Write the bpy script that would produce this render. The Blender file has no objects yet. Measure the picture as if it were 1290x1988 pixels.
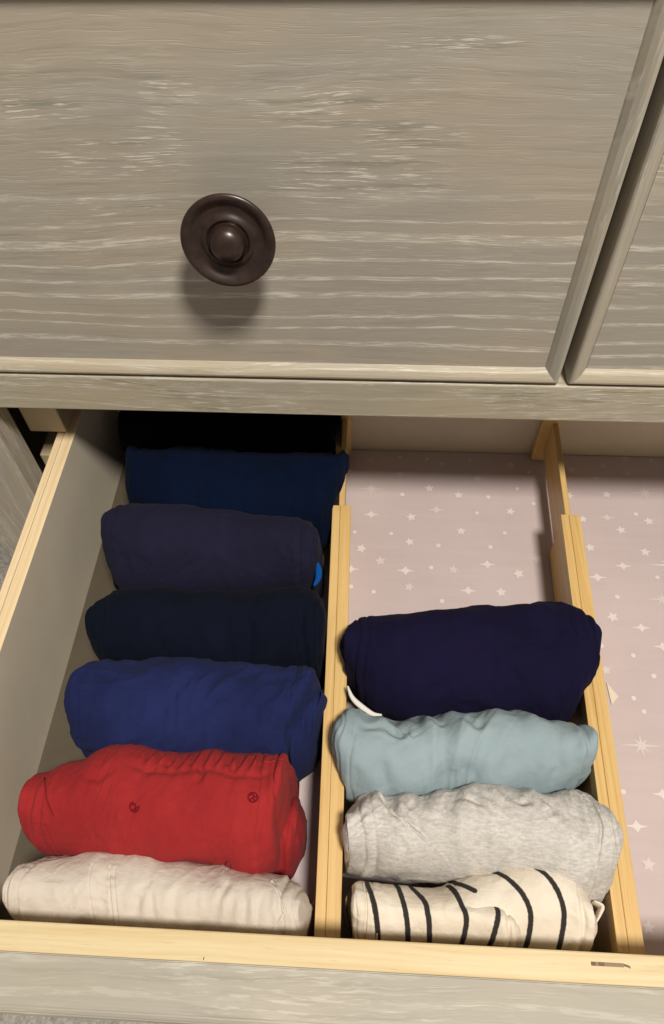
import bpy, bmesh, math
import numpy as np
from mathutils import Vector, Matrix

S = bpy.context.scene
COL = S.collection

# ------------------------------------------------------------------ camera
cam_data = bpy.data.cameras.new('camera')
cam = bpy.data.objects.new('camera', cam_data)
COL.objects.link(cam)
CR = Vector((0.998669, 0.048507, -0.017548)); CU = Vector((-0.029093, 0.810574, 0.584913)); CF = Vector((-0.042596, 0.583624, -0.810906))
cam.matrix_world = Matrix(((CR.x, CU.x, -CF.x, 0.01129), (CR.y, CU.y, -CF.y, -0.30000), (CR.z, CU.z, -CF.z, 0.31775), (0, 0, 0, 1)))
cam_data.sensor_fit = 'VERTICAL'
cam_data.sensor_height = 24.0
cam_data.lens = 1397.98148 / 1988.0 * 24.0
cam_data.clip_start = 0.01
cam_data.clip_end = 50
S.camera = cam

# ------------------------------------------------------------------ light: a room at night, one warm ceiling lamp
world = bpy.data.worlds.new('World')
S.world = world
world.use_nodes = True
bg = world.node_tree.nodes['Background']
bg.inputs['Color'].default_value = (1.0, 0.93, 0.86, 1)
bg.inputs['Strength'].default_value = 0.215

ld = bpy.data.lights.new('ceiling_lamp', 'AREA')
ld.shape = 'DISK'
ld.size = 0.25
ld.energy = 30.5
ld.color = (1.0, 0.95, 0.875)
lamp = bpy.data.objects.new('ceiling_lamp', ld)
lamp.location = (0.32, -0.63, 1.48)
COL.objects.link(lamp)
lamp.rotation_euler = (Vector((0.0, -0.12, -0.1)) - Vector(lamp.location)).to_track_quat('-Z', 'Y').to_euler()

S.view_settings.view_transform = 'Standard'
S.view_settings.look = 'None'
S.view_settings.exposure = 0.0
S.view_settings.gamma = 1.0

# ------------------------------------------------------------------ node helpers
def srgb(r, g, b):
    f = lambda c: (c / 255 / 12.92) if c / 255 <= 0.04045 else ((c / 255 + 0.055) / 1.055) ** 2.4
    return (f(r), f(g), f(b), 1.0)

class NT:
    def __init__(self, name, rough=0.6):
        self.m = bpy.data.materials.new(name); self.m.use_nodes = True
        self.t = self.m.node_tree; self.n = self.t.nodes; self.l = self.t.links
        self.b = self.n['Principled BSDF']; self.b.inputs['Roughness'].default_value = rough
        self.tc = self.n.new('ShaderNodeTexCoord')
    def link(self, a, b): self.l.new(a, b)
    def val(self, x, sock):
        if isinstance(x, (int, float)): sock.default_value = x
        elif isinstance(x, tuple): sock.default_value = x
        else: self.link(x, sock)
    def math(self, op, a, b=0.0, c=0.0, clamp=False):
        n = self.n.new('ShaderNodeMath'); n.operation = op; n.use_clamp = clamp
        self.val(a, n.inputs[0]); self.val(b, n.inputs[1]); self.val(c, n.inputs[2]); return n.outputs[0]
    def xyz(self, x, y, z):
        n = self.n.new('ShaderNodeCombineXYZ'); self.val(x, n.inputs[0]); self.val(y, n.inputs[1]); self.val(z, n.inputs[2]); return n.outputs[0]
    def sep(self, v):
        n = self.n.new('ShaderNodeSeparateXYZ'); self.link(v, n.inputs[0]); return n.outputs
    def noise(self, vec, scale=1.0, detail=2.0, rough=0.5, w=None):
        n = self.n.new('ShaderNodeTexNoise'); self.link(vec, n.inputs['Vector'])
        n.inputs['Scale'].default_value = scale; n.inputs['Detail'].default_value = detail; n.inputs['Roughness'].default_value = rough
        return n.outputs[0]
    def ramp(self, f, a, b, smooth=True):
        n = self.n.new('ShaderNodeMapRange'); n.interpolation_type = 'SMOOTHSTEP' if smooth else 'LINEAR'
        self.link(f, n.inputs['Value']); n.inputs['From Min'].default_value = a; n.inputs['From Max'].default_value = b
        return n.outputs[0]
    def mix(self, f, a, b):
        n = self.n.new('ShaderNodeMix'); n.data_type = 'RGBA'; self.val(f, n.inputs[0]); self.val(a, n.inputs[6]); self.val(b, n.inputs[7]); return n.outputs[2]
    def bump(self, h, strength=0.3, dist=0.001):
        n = self.n.new('ShaderNodeBump'); n.inputs['Strength'].default_value = strength; n.inputs['Distance'].default_value = dist
        self.link(h, n.inputs['Height']); self.link(n.outputs[0], self.b.inputs['Normal'])
    def attr(self, name):
        n = self.n.new('ShaderNodeAttribute'); n.attribute_name = name; return n.outputs['Fac']
    def color(self, c): self.val(c, self.b.inputs['Base Color'])

def axes(k, grain):
    x, y, z = k.sep(k.tc.outputs['Object'])
    return {'x': (x, z, y), 'z': (z, x, y), 'y': (y, x, z)}[grain]

# cerused, grey washed oak: taupe ground with white filled pores along the grain
# places on the left drawer front where the white filler lies thick: (x, z, half width, half height)
FIGURE = [(-0.2506, 0.7946, 0.024, 0.0085), (-0.191, 0.8, 0.0127, 0.0092), (-0.1997, 0.7788, 0.0135, 0.0139), (-0.2247, 0.7522, 0.0217, 0.0065), (-0.1302, 0.7962, 0.0314, 0.0093), (-0.0917, 0.784, 0.0235, 0.0077), (-0.113, 0.7658, 0.0428, 0.0135), (-0.0788, 0.8199, 0.0308, 0.0032), (-0.2259, 0.7741, 0.0274, 0.0094)]
def grey_wood(name, grain='x', seed=0.0, lines=1.0, patches=1.0, tint=(0, 0, 0), figure=None):
    k = NT(name, 0.55)
    g, c, d = axes(k, grain)
    c = k.math('ADD', c, k.math('MULTIPLY', d, 0.8))
    w1 = k.math('SUBTRACT', k.noise(k.xyz(k.math('MULTIPLY', g, 5.0), k.math('MULTIPLY', c, 14.0), seed), 1.0, 1.0), 0.5)
    w2 = k.math('SUBTRACT', k.noise(k.xyz(k.math('MULTIPLY', g, 42.0), k.math('MULTIPLY', c, 60.0), seed + 3.1), 1.0, 2.0), 0.5)
    c2 = k.math('ADD', c, k.math('ADD', k.math('MULTIPLY', w1, 0.024), k.math('MULTIPLY', w2, 0.0020)))
    # yearly rings
    ring = k.math('SINE', k.math('ADD', k.math('MULTIPLY', c2, 2 * math.pi / 0.0112), k.math('MULTIPLY', k.noise(k.xyz(0.0, k.math('MULTIPLY', c2, 95.0), seed), 1.0, 0.0), 7.0)))
    m1 = k.ramp(ring, 0.55, 0.96)
    # short pores
    dash = k.ramp(k.noise(k.xyz(k.math('MULTIPLY', g, 75.0), k.math('MULTIPLY', c2, 900.0), seed + 7), 1.0, 3.0, 0.6), 0.46, 0.60)
    fine = k.ramp(k.noise(k.xyz(k.math('MULTIPLY', g, 60.0), k.math('MULTIPLY', c2, 1500.0), seed + 9), 1.0, 2.0, 0.6), 0.53, 0.72)
    pm = k.noise(k.xyz(k.math('MULTIPLY', g, 9.0), k.math('MULTIPLY', c, 26.0), seed + 5), 1.0, 3.0, 0.6)
    patch = k.math('MULTIPLY', k.ramp(pm, 0.47, 0.62), patches)
    pd = k.ramp(k.noise(k.xyz(k.math('MULTIPLY', g, 70.0), k.math('MULTIPLY', c2, 1050.0), seed + 41), 1.0, 3.0, 0.6), 0.53, 0.66)
    if figure:
        wob = k.math('MULTIPLY', k.math('SUBTRACT', k.noise(k.xyz(k.math('MULTIPLY', g, 30.0), k.math('MULTIPLY', c, 70.0), seed + 61), 1.0, 3.0, 0.6), 0.5), 1.5)
        tot = None
        for fx, fz, fa, fb in figure:
            qx = k.math('DIVIDE', k.math('SUBTRACT', g, fx), fa); qz = k.math('DIVIDE', k.math('SUBTRACT', k.sep(k.tc.outputs['Object'])[2], fz), fb)
            r2 = k.math('ADD', k.math('ADD', k.math('MULTIPLY', qx, qx), k.math('MULTIPLY', qz, qz)), wob)
            e_ = k.ramp(r2, 1.5, 0.2)
            tot = e_ if tot is None else k.math('MAXIMUM', tot, e_)
        patch = k.math('MAXIMUM', k.math('MULTIPLY', patch, 0.25), k.math('MULTIPLY', tot, 0.95))
    lowz = k.ramp(k.noise(k.xyz(k.math('MULTIPLY', g, 3.5), k.math('MULTIPLY', c, 10.0), seed + 11), 1.0, 1.0), 0.36, 0.52)
    if lines < 0:    # lines only in the lower half of the tall drawer front
        zz = k.sep(k.tc.outputs['Object'])[2]
        lowz = k.math('MAXIMUM', k.ramp(k.math('MULTIPLY', zz, -1.0), -0.775, -0.735), k.math('MULTIPLY', lowz, 0.15))
        lw = 1.0
    else:
        lw = lines
    lm = k.math('MULTIPLY', k.math('MULTIPLY', m1, lowz), lw)
    broken = k.math('MULTIPLY', lm, k.math('ADD', 0.22, k.math('MULTIPLY', dash, 0.62)))
    white = k.math('ADD', broken, k.math('MULTIPLY', patch, k.math('MULTIPLY', pd, 0.95)))
    white = k.math('ADD', white, k.math('MULTIPLY', fine, 0.13), clamp=True)
    tone = k.noise(k.xyz(k.math('MULTIPLY', g, 6.0), k.math('MULTIPLY', c, 22.0), seed + 21), 1.0, 3.0, 0.55)
    a = srgb(176 + tint[0], 165 + tint[1], 147 + tint[2]); b = srgb(167 + tint[0], 160 + tint[1], 148 + tint[2])
    base = k.mix(k.ramp(tone, 0.38, 0.62), a, b)
    wash = k.math('MULTIPLY', k.ramp(k.noise(k.xyz(k.math('MULTIPLY', g, 16.0), k.math('MULTIPLY', c2, 90.0), seed + 55), 1.0, 3.0, 0.6), 0.48, 0.72), k.math('ADD', 0.10, k.math('MULTIPLY', patch, 0.40)))
    base = k.mix(wash, base, srgb(200, 194, 178))
    greys = k.math('MULTIPLY', k.ramp(k.noise(k.xyz(k.math('MULTIPLY', g, 22.0), k.math('MULTIPLY', c2, 420.0), seed + 30), 1.0, 3.0, 0.6), 0.50, 0.70), k.math('ADD', 0.25, k.math('MULTIPLY', patch, 0.6)))
    base = k.mix(greys, base, srgb(139 + tint[0], 135 + tint[1], 122 + tint[2]))
    col = k.mix(white, base, srgb(216, 210, 194))
    k.color(col)
    k.bump(k.math('SUBTRACT', k.math('MULTIPLY', white, 0.6), k.math('MULTIPLY', fine, 0.4)), 0.35, 0.0004)
    return k.m

def pine(name, grain='x', a=(232, 207, 150), b=(214, 180, 116), seed=0.0, freq=300.0, rough=0.5):
    k = NT(name, rough)
    g, c, d = axes(k, grain)
    cc = k.math('ADD', c, k.math('MULTIPLY', d, 0.7))
    w = k.math('MULTIPLY', k.math('SUBTRACT', k.noise(k.xyz(k.math('MULTIPLY', g, 8.0), k.math('MULTIPLY', cc, 30.0), seed), 1.0, 2.0), 0.5), 0.006)
    c2 = k.math('ADD', cc, w)
    n1 = k.noise(k.xyz(k.math('MULTIPLY', g, 5.0), k.math('MULTIPLY', c2, freq), seed + 2), 1.0, 3.0, 0.6)
    n2 = k.noise(k.xyz(k.math('MULTIPLY', g, 40.0), k.math('MULTIPLY', c2, freq * 4), seed + 5), 1.0, 2.0, 0.6)
    f = k.math('ADD', k.math('MULTIPLY', k.ramp(n1, 0.35, 0.70), 0.8), k.math('MULTIPLY', n2, 0.25), clamp=True)
    col = k.mix(f, srgb(*a), srgb(*b))
    pores = k.ramp(k.noise(k.xyz(k.math('MULTIPLY', g, 60.0), k.math('MULTIPLY', c2, freq * 6), seed + 15), 1.0, 2.0, 0.6), 0.60, 0.74)
    col = k.mix(k.math('MULTIPLY', pores, 0.35), col, srgb(max(b[0] - 45, 0), max(b[1] - 50, 0), max(b[2] - 45, 0)))
    spots = k.ramp(k.noise(k.xyz(k.math('MULTIPLY', g, 14.0), k.math('MULTIPLY', c, 60.0), seed + 8), 1.0, 3.0), 0.60, 0.78)
    col = k.mix(k.math('MULTIPLY', spots, 0.45), col, srgb(max(b[0] - 30, 0), max(b[1] - 38, 0), max(b[2] - 40, 0)))
    k.color(col)
    k.bump(n2, 0.12, 0.0003)
    return k.m

def painted(name, c1, c2, rough=0.6):
    k = NT(name, rough)
    p = k.tc.outputs['Object']
    n = k.noise(p, 14.0, 4.0, 0.6)
    k.color(k.mix(k.ramp(n, 0.3, 0.7), srgb(*c1), srgb(*c2)))
    k.bump(k.noise(p, 700.0, 2.0), 0.06, 0.0003)
    return k.m

def cloth(name, c1, c2, sheen=0.15, weave=0.18, mottle=16.0, heather=None, ink=None, ink_width=0.0013, rough=0.93):
    k = NT(name, rough)
    p = k.tc.outputs['Object']
    x, y, z = k.sep(p)
    n = k.noise(p, mottle, 4.0, 0.6)
    col = k.mix(k.ramp(n, 0.3, 0.7), srgb(*c1), srgb(*c2))
    if heather:
        h = k.noise(k.xyz(k.math('MULTIPLY', x, 260.0), k.math('MULTIPLY', k.math('ADD', y, z), 620.0), k.math('MULTIPLY', y, 300.0)), 1.0, 3.0, 0.7)
        col = k.mix(k.ramp(h, 0.36, 0.66), col, srgb(*heather))
        h2 = k.noise(k.xyz(k.math('MULTIPLY', k.math('ADD', x, y), 120.0), k.math('MULTIPLY', k.math('SUBTRACT', y, x), 320.0), z), 1.0, 2.0, 0.7)
        col = k.mix(k.math('MULTIPLY', k.ramp(h2, 0.55, 0.75), 0.35), col, srgb(232, 226, 216))
    lint = k.ramp(k.noise(p, 900.0, 2.0, 0.6), 0.66, 0.74)
    col = k.mix(k.math('MULTIPLY', lint, 0.10), col, srgb(*[min(255, int(v_ * 1.3 + 30)) for v_ in c1]))
    if ink:
        d = k.attr('ink_distance')
        jag = k.math('MULTIPLY', k.math('SUBTRACT', k.noise(k.xyz(k.math('MULTIPLY', x, 400.0), k.math('MULTIPLY', y, 700.0), 0.0), 1.0, 2.0), 0.5), ink_width * 0.45)
        f = k.ramp(k.math('ADD', d, jag), ink_width * 1.15, ink_width * 0.75)
        col = k.mix(k.math('MULTIPLY', f, ink[3]), col, srgb(*ink[:3]))
    k.color(col)
    wv = k.math('ADD', k.math('SINE', k.math('MULTIPLY', x, 9400.0)), k.math('SINE', k.math('MULTIPLY', k.math('ADD', y, k.math('MULTIPLY', z, 0.9)), 9400.0)))
    fz = k.noise(p, 520.0, 3.0, 0.65)
    k.bump(k.math('ADD', k.math('MULTIPLY', wv, 0.07), k.math('MULTIPLY', fz, 1.1)), weave, 0.0012)
    k.b.inputs['Sheen Weight'].default_value = sheen * 0.25
    k.b.inputs['Sheen Roughness'].default_value = 0.6
    k.b.inputs['Specular IOR Level'].default_value = 0.08
    return k.m

M = {}
M['front'] = grey_wood('grey_wood_front', 'x', 1.3, -1.0, 1.0, (0, 0, 0), FIGURE)
M['front2'] = grey_wood('grey_wood_front_second', 'x', 17.7, -1.0, 0.9)
M['rail'] = grey_wood('grey_wood_rail', 'x', 5.2, 0.6, 1.0, (10, 8, 0))
M['mould'] = grey_wood('grey_wood_moulding', 'x', 9.4, 0.6, 1.0, (0, -2, -8))
M['mouldv'] = grey_wood('grey_wood_moulding_upright', 'z', 3.4, 0.15, 0.5, (4, 5, 4))
M['stile'] = grey_wood('grey_wood_stile', 'z', 12.4, 0.5, 0.9)
M['low'] = grey_wood('grey_wood_low', 'x', 31.4, 0.35, 0.35, (-2, -2, -4))
M['carcass'] = painted('raw_board', (104, 92, 74), (92, 80, 62))
M['bottom'] = painted('drawer_bottom_shaded', (84, 74, 58), (72, 63, 48))  # beige foil coloured dark, painting in the shade beside the left rolls
M['side'] = painted('drawer_side_foil', (222, 210, 188), (214, 202, 180), 0.5)
M['back'] = painted('drawer_back_foil', (214, 202, 178), (204, 192, 166), 0.5)
M['pine'] = pine('pine_board', 'x', (222, 203, 160), (206, 180, 130), 2.0)
M['pinev'] = pine('pine_edge', 'y', (238, 216, 176), (222, 192, 146), 6.0)
M['guide'] = painted('guide_wood', (190, 172, 138), (176, 158, 124))
M['bamboo'] = pine('bamboo', 'y', (222, 188, 126), (206, 165, 100), 4.0, 420.0, 0.38)
M['bamboo2'] = pine('bamboo_second', 'y', (218, 184, 120), (200, 159, 94), 14.0, 420.0, 0.38)

k = NT('bronze', 0.36); p = k.tc.outputs['Object']
k.color(k.mix(k.ramp(k.noise(p, 220.0, 3.0), 0.35, 0.7), srgb(58, 42, 36), srgb(46, 33, 29)))
k.b.inputs['Metallic'].default_value = 0.25; k.b.inputs['Coat Weight'].default_value = 0.25; k.b.inputs['Coat Roughness'].default_value = 0.25
k.bump(k.noise(p, 600.0, 2.0), 0.05, 0.0003)
M['bronze'] = k.m

k = NT('liner_paper', 0.55); p = k.tc.outputs['Object']
k.color(k.mix(k.ramp(k.noise(p, 9.0, 4.0, 0.6), 0.3, 0.7), srgb(199, 182, 179), srgb(192, 175, 172)))
px_ = k.sep(p)
k.bump(k.math('ADD', k.noise(p, 14.0, 2.0), k.math('MULTIPLY', k.noise(k.xyz(k.math('MULTIPLY', px_[0], 9.0), k.math('MULTIPLY', px_[1], 60.0), 0.0), 1.0, 2.0), 0.5)), 0.5, 0.003)
M['liner'] = k.m
def print_mat(name, c):
    k = NT(name, 0.5); p = k.tc.outputs['Object']
    k.color(k.mix(k.noise(p, 300.0, 2.0), srgb(*c), srgb(c[0] - 8, c[1] - 8, c[2] - 8))); return k.m
M['star'] = print_mat('star_ink', (224, 214, 208))
M['star2'] = print_mat('faint_star_ink', (215, 202, 195))
M['mark'] = print_mat('burnt_mark', (104, 76, 50))
M['mark2'] = print_mat('burnt_mark_light', (142, 116, 82))
M['cream_paper'] = print_mat('cream_paper', (224, 212, 188))

k = NT('carpet_pile', 0.95); p = k.tc.outputs['Object']
k.color(k.mix(k.ramp(k.noise(p, 160.0, 4.0, 0.7), 0.35, 0.65), srgb(176, 168, 156), srgb(214, 207, 196)))
k.bump(k.noise(p, 260.0, 3.0, 0.7), 0.9, 0.004)
M['carpet'] = k.m

M['cA'] = cloth('black_jersey', (14, 14, 18), (10, 10, 14), 0.02)
M['cB'] = cloth('midnight_blue_jersey', (6, 18, 42), (4, 13, 33), 0.03)
M['cC'] = cloth('ink_purple_jersey', (33, 31, 52), (27, 26, 44), 0.06)
M['cD'] = cloth('blue_black_jersey', (14, 19, 34), (10, 14, 27), 0.04)
M['cE'] = cloth('royal_navy_jersey', (34, 42, 86), (27, 33, 68), 0.06)
M['cF'] = cloth('red_muslin', (158, 44, 44), (140, 36, 38), 0.10, 0.25, 22.0, None, (92, 12, 22, 0.85), 0.00042)
M['cG'] = cloth('oatmeal_cotton', (214, 204, 190), (205, 194, 180), 0.08, 0.22)
M['cH'] = cloth('dark_navy_cotton', (23, 19, 47), (18, 15, 39), 0.03)
M['cI'] = cloth('dusty_teal_jersey', (150, 166, 170), (141, 157, 161), 0.10, 0.12)
M['cJ'] = cloth('heather_grey_terry', (212, 206, 198), (202, 196, 188), 0.10, 0.35, 26.0, (184, 179, 173))
M['cK'] = cloth('cream_knit', (230, 219, 202), (222, 210, 191), 0.08, 0.25, 30.0, None, (30, 28, 30, 0.97), 0.00135)
M['white'] = cloth('white_elastic', (226, 220, 212), (214, 208, 200), 0.1)
M['blue'] = cloth('bright_blue_lining', (10, 78, 150), (8, 66, 132), 0.05)

# ------------------------------------------------------------------ object helpers
def setp(o, **kw):
    for a, b in kw.items():
        if b is not None: o[a] = b

def empty(name, loc, label, category, group=None):
    o = bpy.data.objects.new(name, None); o.empty_display_size = 0.02
    COL.objects.link(o); o.location = loc
    setp(o, label=label, category=category, group=group)
    return o

def origin_of(o):
    v = Vector((0, 0, 0))
    while o is not None:
        v += Vector(o.location); o = o.parent
    return v

def link(name, me, mats, parent=None, loc=(0, 0, 0), label=None, smooth=False):
    """mesh coordinates are world coordinates; the object's origin goes to loc"""
    if not isinstance(mats, (list, tuple)): mats = [mats]
    for m in mats: me.materials.append(m)
    org = origin_of(parent) if parent is not None else Vector(loc)
    me.transform(Matrix.Translation(-org))
    if smooth: me.polygons.foreach_set('use_smooth', [True] * len(me.polygons))
    o = bpy.data.objects.new(name, me); COL.objects.link(o)
    if parent is not None: o.parent = parent
    else: o.location = loc
    if label: o['label'] = label
    return o

def bm_box(bm, lo, hi, bev=0.0, seg=2, rot=0.0, piv=None):
    r = bmesh.ops.create_cube(bm, size=1.0)
    vs = r['verts']
    for v in vs:
        v.co = Vector(((lo[i] + hi[i]) / 2 + v.co[i] * (hi[i] - lo[i]) for i in range(3)))
    if bev > 0:
        es = list({e for v in vs for e in v.link_edges})
        q = bmesh.ops.bevel(bm, geom=es, offset=bev, segments=seg, profile=0.5, affect='EDGES')
        vs = list({v for f in q['faces'] for v in f.verts} | {v for v in vs if v.is_valid})
        seen = set(vs); st = list(vs)
        while st:
            v = st.pop()
            for e in v.link_edges:
                w = e.other_vert(v)
                if w not in seen: seen.add(w); st.append(w)
        vs = list(seen)
    if rot:
        bmesh.ops.rotate(bm, verts=vs, cent=piv, matrix=Matrix.Rotation(rot, 3, 'Z'))
    return vs

def box(name, lo, hi, mat, parent=None, bev=0.0006, rot=0.0, piv=(0, 0, 0), label=None, seg=2):
    bm = bmesh.new(); bm_box(bm, lo, hi, bev, seg, rot, Vector(piv))
    me = bpy.data.meshes.new(name); bm.to_mesh(me); bm.free()
    return link(name, me, mat, parent, label=label)

def from_py(name, vs, fs):
    me = bpy.data.meshes.new(name); me.from_pydata([tuple(v) for v in vs], [], fs); me.update(); return me

# ------------------------------------------------------------------ the dresser
X0, X1 = -0.2239, 0.463          # inner edges of the stiles
dresser = empty('dresser', (0.119, 0.20, -0.62), 'grey washed oak dresser with white filled grain and its wide lower drawer pulled open', 'dresser')

def frame_mouldings(parent, xa, xb, za, zb, w, mats):
    """four mitred mouldings round a drawer panel; xa..zb is the inner rectangle"""
    prof = [(0.0, 0.0046), (0.0007, 0.0036), (w * .30, 0.0014), (w * .55, 0.0000), (w * .72, -0.0006), (w * .86, -0.0004), (w * .95, 0.0004), (w, 0.0020), (w, 0.016), (0.0, 0.016)]
    def corner(i, o):
        return [(xa - o, za - o), (xb + o, za - o), (xb + o, zb + o), (xa - o, zb + o)][i]
    for i, (j, mat) in enumerate([(1, mats[0]), (2, mats[1]), (3, mats[0]), (0, mats[1])]):
        vs = []; fs = []; n = len(prof)
        for t in range(2):
            for o, y in prof:
                cx, cz = corner(i if t == 0 else j, o); vs.append((cx, y, cz))
        for q in range(n):
            r = (q + 1) % n
            fs.append((q, r, n + r, n + q))
        fs.append(tuple(range(n))[::-1]); fs.append(tuple(range(n, 2 * n)))
        me = from_py('moulding', vs, fs)
        b = bmesh.new(); b.from_mesh(me); bmesh.ops.recalc_face_normals(b, faces=b.faces); b.to_mesh(me); b.free()
        link('moulding', me, mat, parent)

def lathe(name, cx, cz, prof, mat, parent, n=72, tilt=math.radians(9)):
    vs = []; fs = []
    for r, y in prof:
        for i in range(n):
            a = 2 * math.pi * i / n
            vs.append((cx + r * math.cos(a), y, cz + r * math.sin(a)))
    for j in range(len(prof) - 1):
        for i in range(n):
            i2 = (i + 1) % n
            fs.append((j * n + i, j * n + i2, (j + 1) * n + i2, (j + 1) * n + i))
    fs.append(tuple(range(n)))
    ca_, sa_ = math.cos(tilt), math.sin(tilt)
    vs = [(x, (y - .004) * ca_ + (z - cz) * sa_ + .004, cz - (y - .004) * sa_ + (z - cz) * ca_) for x, y, z in vs]
    me = from_py(name, vs, fs)
    b = bmesh.new(); b.from_mesh(me); bmesh.ops.remove_doubles(b, verts=b.verts, dist=1e-6); bmesh.ops.recalc_face_normals(b, faces=b.faces); b.to_mesh(me); b.free()
    return link(name, me, mat, parent, smooth=True)

def smooth_prof(p, m=6):
    out = []
    for i in range(len(p) - 1):
        p0 = p[max(i - 1, 0)]; p1 = p[i]; p2 = p[i + 1]; p3 = p[min(i + 2, len(p) - 1)]
        for s in range(m):
            t = s / m
            out.append(tuple(0.5 * ((2 * p1[c]) + (-p0[c] + p2[c]) * t + (2 * p0[c] - 5 * p1[c] + 4 * p2[c] - p3[c]) * t * t + (-p0[c] + 3 * p1[c] - 3 * p2[c] + p3[c]) * t ** 3) for c in range(2)))
    out.append(p[-1]); return [(max(r, 0.00001), y) for r, y in out]

KNOB = smooth_prof([(r_ * 1.03, y_ * 0.56 if y_ < -0.001 else y_) for r_, y_ in [(0.0, -0.0400), (0.0038, -0.0392), (0.0066, -0.0362), (0.0078, -0.0318), (0.0080, -0.0256), (0.0088, -0.0258), (0.0098, -0.0272), (0.0108, -0.0266), (0.0128, -0.0246), (0.0152, -0.0248), (0.0176, -0.0272), (0.0192, -0.0284), (0.0205, -0.0276), (0.0209, -0.0258), (0.0200, -0.0234), (0.0165, -0.0205), (0.0110, -0.0180), (0.0076, -0.0150), (0.0066, -0.0110), (0.0072, -0.0070), (0.0098, -0.0030), (0.0104, -0.0006), (0.0104, 0.0100)]])

def upper_drawer(xa, xb, label, mat, knobs):
    d = box('drawer', (xa, 0.0042, 0.0385), (xb, 0.0200, 0.2160), mat, dresser, 0.0, label=label)
    frame_mouldings(d, xa, xb, 0.0385, 0.2160, 0.0088, (M['mould'], M['mouldv']))
    box('drawer_light_block', (xa + .01, 0.0205, 0.040), (xb - .01, 0.38, 0.200), M['carcass'], d, 0.001)  # solid unseen body, added to block the room light from above
    for kx in knobs:
        lathe('knob', kx, 0.1238, KNOB, M['bronze'], d)
    return d
upper_drawer(-0.2130, 0.1100, 'closed upper drawer front with one dark round knob', M['front'], [-0.0528])
upper_drawer(0.1328, 0.4530, 'closed upper drawer front to the right of the groove', M['front2'], [0.293])

box('rail', (X0, 0.0, 0.0), (X1, 0.0215, 0.0280), M['rail'], dresser, 0.0010)
box('rail', (X0, 0.0, 0.2262), (X1, 0.0215, 0.2500), M['rail'], dresser, 0.0010)
box('rail', (X0, 0.0, -0.205), (X1, 0.0215, -0.180), M['rail'], dresser, 0.0010)
box('stile', (-0.2751, 0.0, -0.62), (X0 - .0003, 0.0219, 0.2500), M['stile'], dresser, 0.0010)
box('stile', (X1 + .0003, 0.0, -0.62), (0.5140, 0.0219, 0.2500), M['stile'], dresser, 0.0010)
box('top_board', (-0.300, -0.006, 0.2503), (0.539, 0.440, 0.2720), M['rail'], dresser, 0.003)
box('side_board', (-0.2735, 0.0222, -0.60), (-0.2560, 0.420, 0.2500), M['carcass'], dresser, 0.001)
box('side_board', (0.4950, 0.0222, -0.60), (0.5125, 0.420, 0.2500), M['carcass'], dresser, 0.001)
box('back_board', (-0.2555, 0.410, -0.60), (0.4945, 0.4195, 0.2498), M['carcass'], dresser, 0.0)
box('cavity_light_block', (-0.2555, 0.0218, 0.0245), (0.4945, 0.409, 0.0275), M['carcass'], dresser, 0.0)  # unseen slab, added to keep the cavity over the open drawer dark
# kicker above the drawer side and the runner below it
box('drawer_guide', (-0.2188, 0.0240, -0.0480), (-0.1932, 0.400, 0.0240), M['guide'], dresser, 0.0010, label='pale wooden guide block above the drawer side')
box('runner', (-0.2255, 0.0300, -0.0990), (-0.2090, 0.400, -0.0800), M['guide'], dresser, 0.0010)
# a closed drawer under the open one
low = box('drawer', (-0.2130, 0.0012, -0.39), (0.453, 0.0200, -0.2145), M['front2'], dresser, 0.0, label='closed drawer front below the open drawer')
frame_mouldings(low, -0.2130, 0.453, -0.39, -0.2145, 0.0088, (M['mould'], M['mouldv']))
box('rail', (X0, 0.0, -0.45), (X1, 0.0215, -0.401), M['rail'], dresser, 0.0010)

# ---- the open drawer
ZT = -0.050; ZB = -0.1400; YI = -0.2667; YO = -0.2786; YB = 0.0949
od = bpy.data.objects.new('drawer', None); COL.objects.link(od); od.parent = dresser
od['label'] = 'wide lower drawer pulled out and open'
# grey front seen from above: top edge, rounded over at the outer side
prof = [(-0.2787, -0.0496), (-0.2950, -0.0494), (-0.2982, -0.0497), (-0.3003, -0.0512), (-0.3012, -0.0540), (-0.3008, -0.0580), (-0.2985, -0.0610), (-0.2975, -0.0640), (-0.2975, -0.172), (-0.2787, -0.172)]
vs = [(x, y, z) for x in (-0.2215, 0.4610) for y, z in prof]; n = len(prof)
fs = [(q, (q + 1) % n, n + (q + 1) % n, n + q) for q in range(n)] + [tuple(range(n))[::-1], tuple(range(n, 2 * n))]
me = from_py('drawer_front', vs, fs)
b = bmesh.new(); b.from_mesh(me); bmesh.ops.recalc_face_normals(b, faces=b.faces)
bmesh.ops.bevel(b, geom=[e for e in b.edges if abs((e.verts[0].co - e.verts[1].co).x) > .1], offset=0.0006, segments=2, affect='EDGES'); b.to_mesh(me); b.free()
link('drawer_front', me, M['low'], od)
box('front_board', (-0.2005, YO, -0.158), (0.440, YI, ZT), M['pine'], od, 0.0007, label='yellow pine board behind the grey front')
box('side_panel', (-0.1958, YI + .0003, -0.158), (-0.1884, 0.1048, ZT), [M['side'], M['pinev']], od, 0.0004)
box('side_panel', (-0.2009, YI + .0003, -0.158), (-0.1963, 0.1048, ZT - .0003), [M['side'], M['pinev']], od, 0.0004)
box('side_panel', (0.4275, YI + .0003, -0.158), (0.440, 0.1048, ZT), [M['side'], M['pinev']], od, 0.0004)
for o in list(od.children):
    if o.name.startswith('side_panel'):
        for f in o.data.polygons:
            if f.center.z > ZT + 0.62 - 0.62 - 0.0015 + 0: pass
box('back_panel', (-0.1881, YB, -0.158), (0.4272, 0.1048, ZT - .002), M['back'], od, 0.0004)
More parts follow.
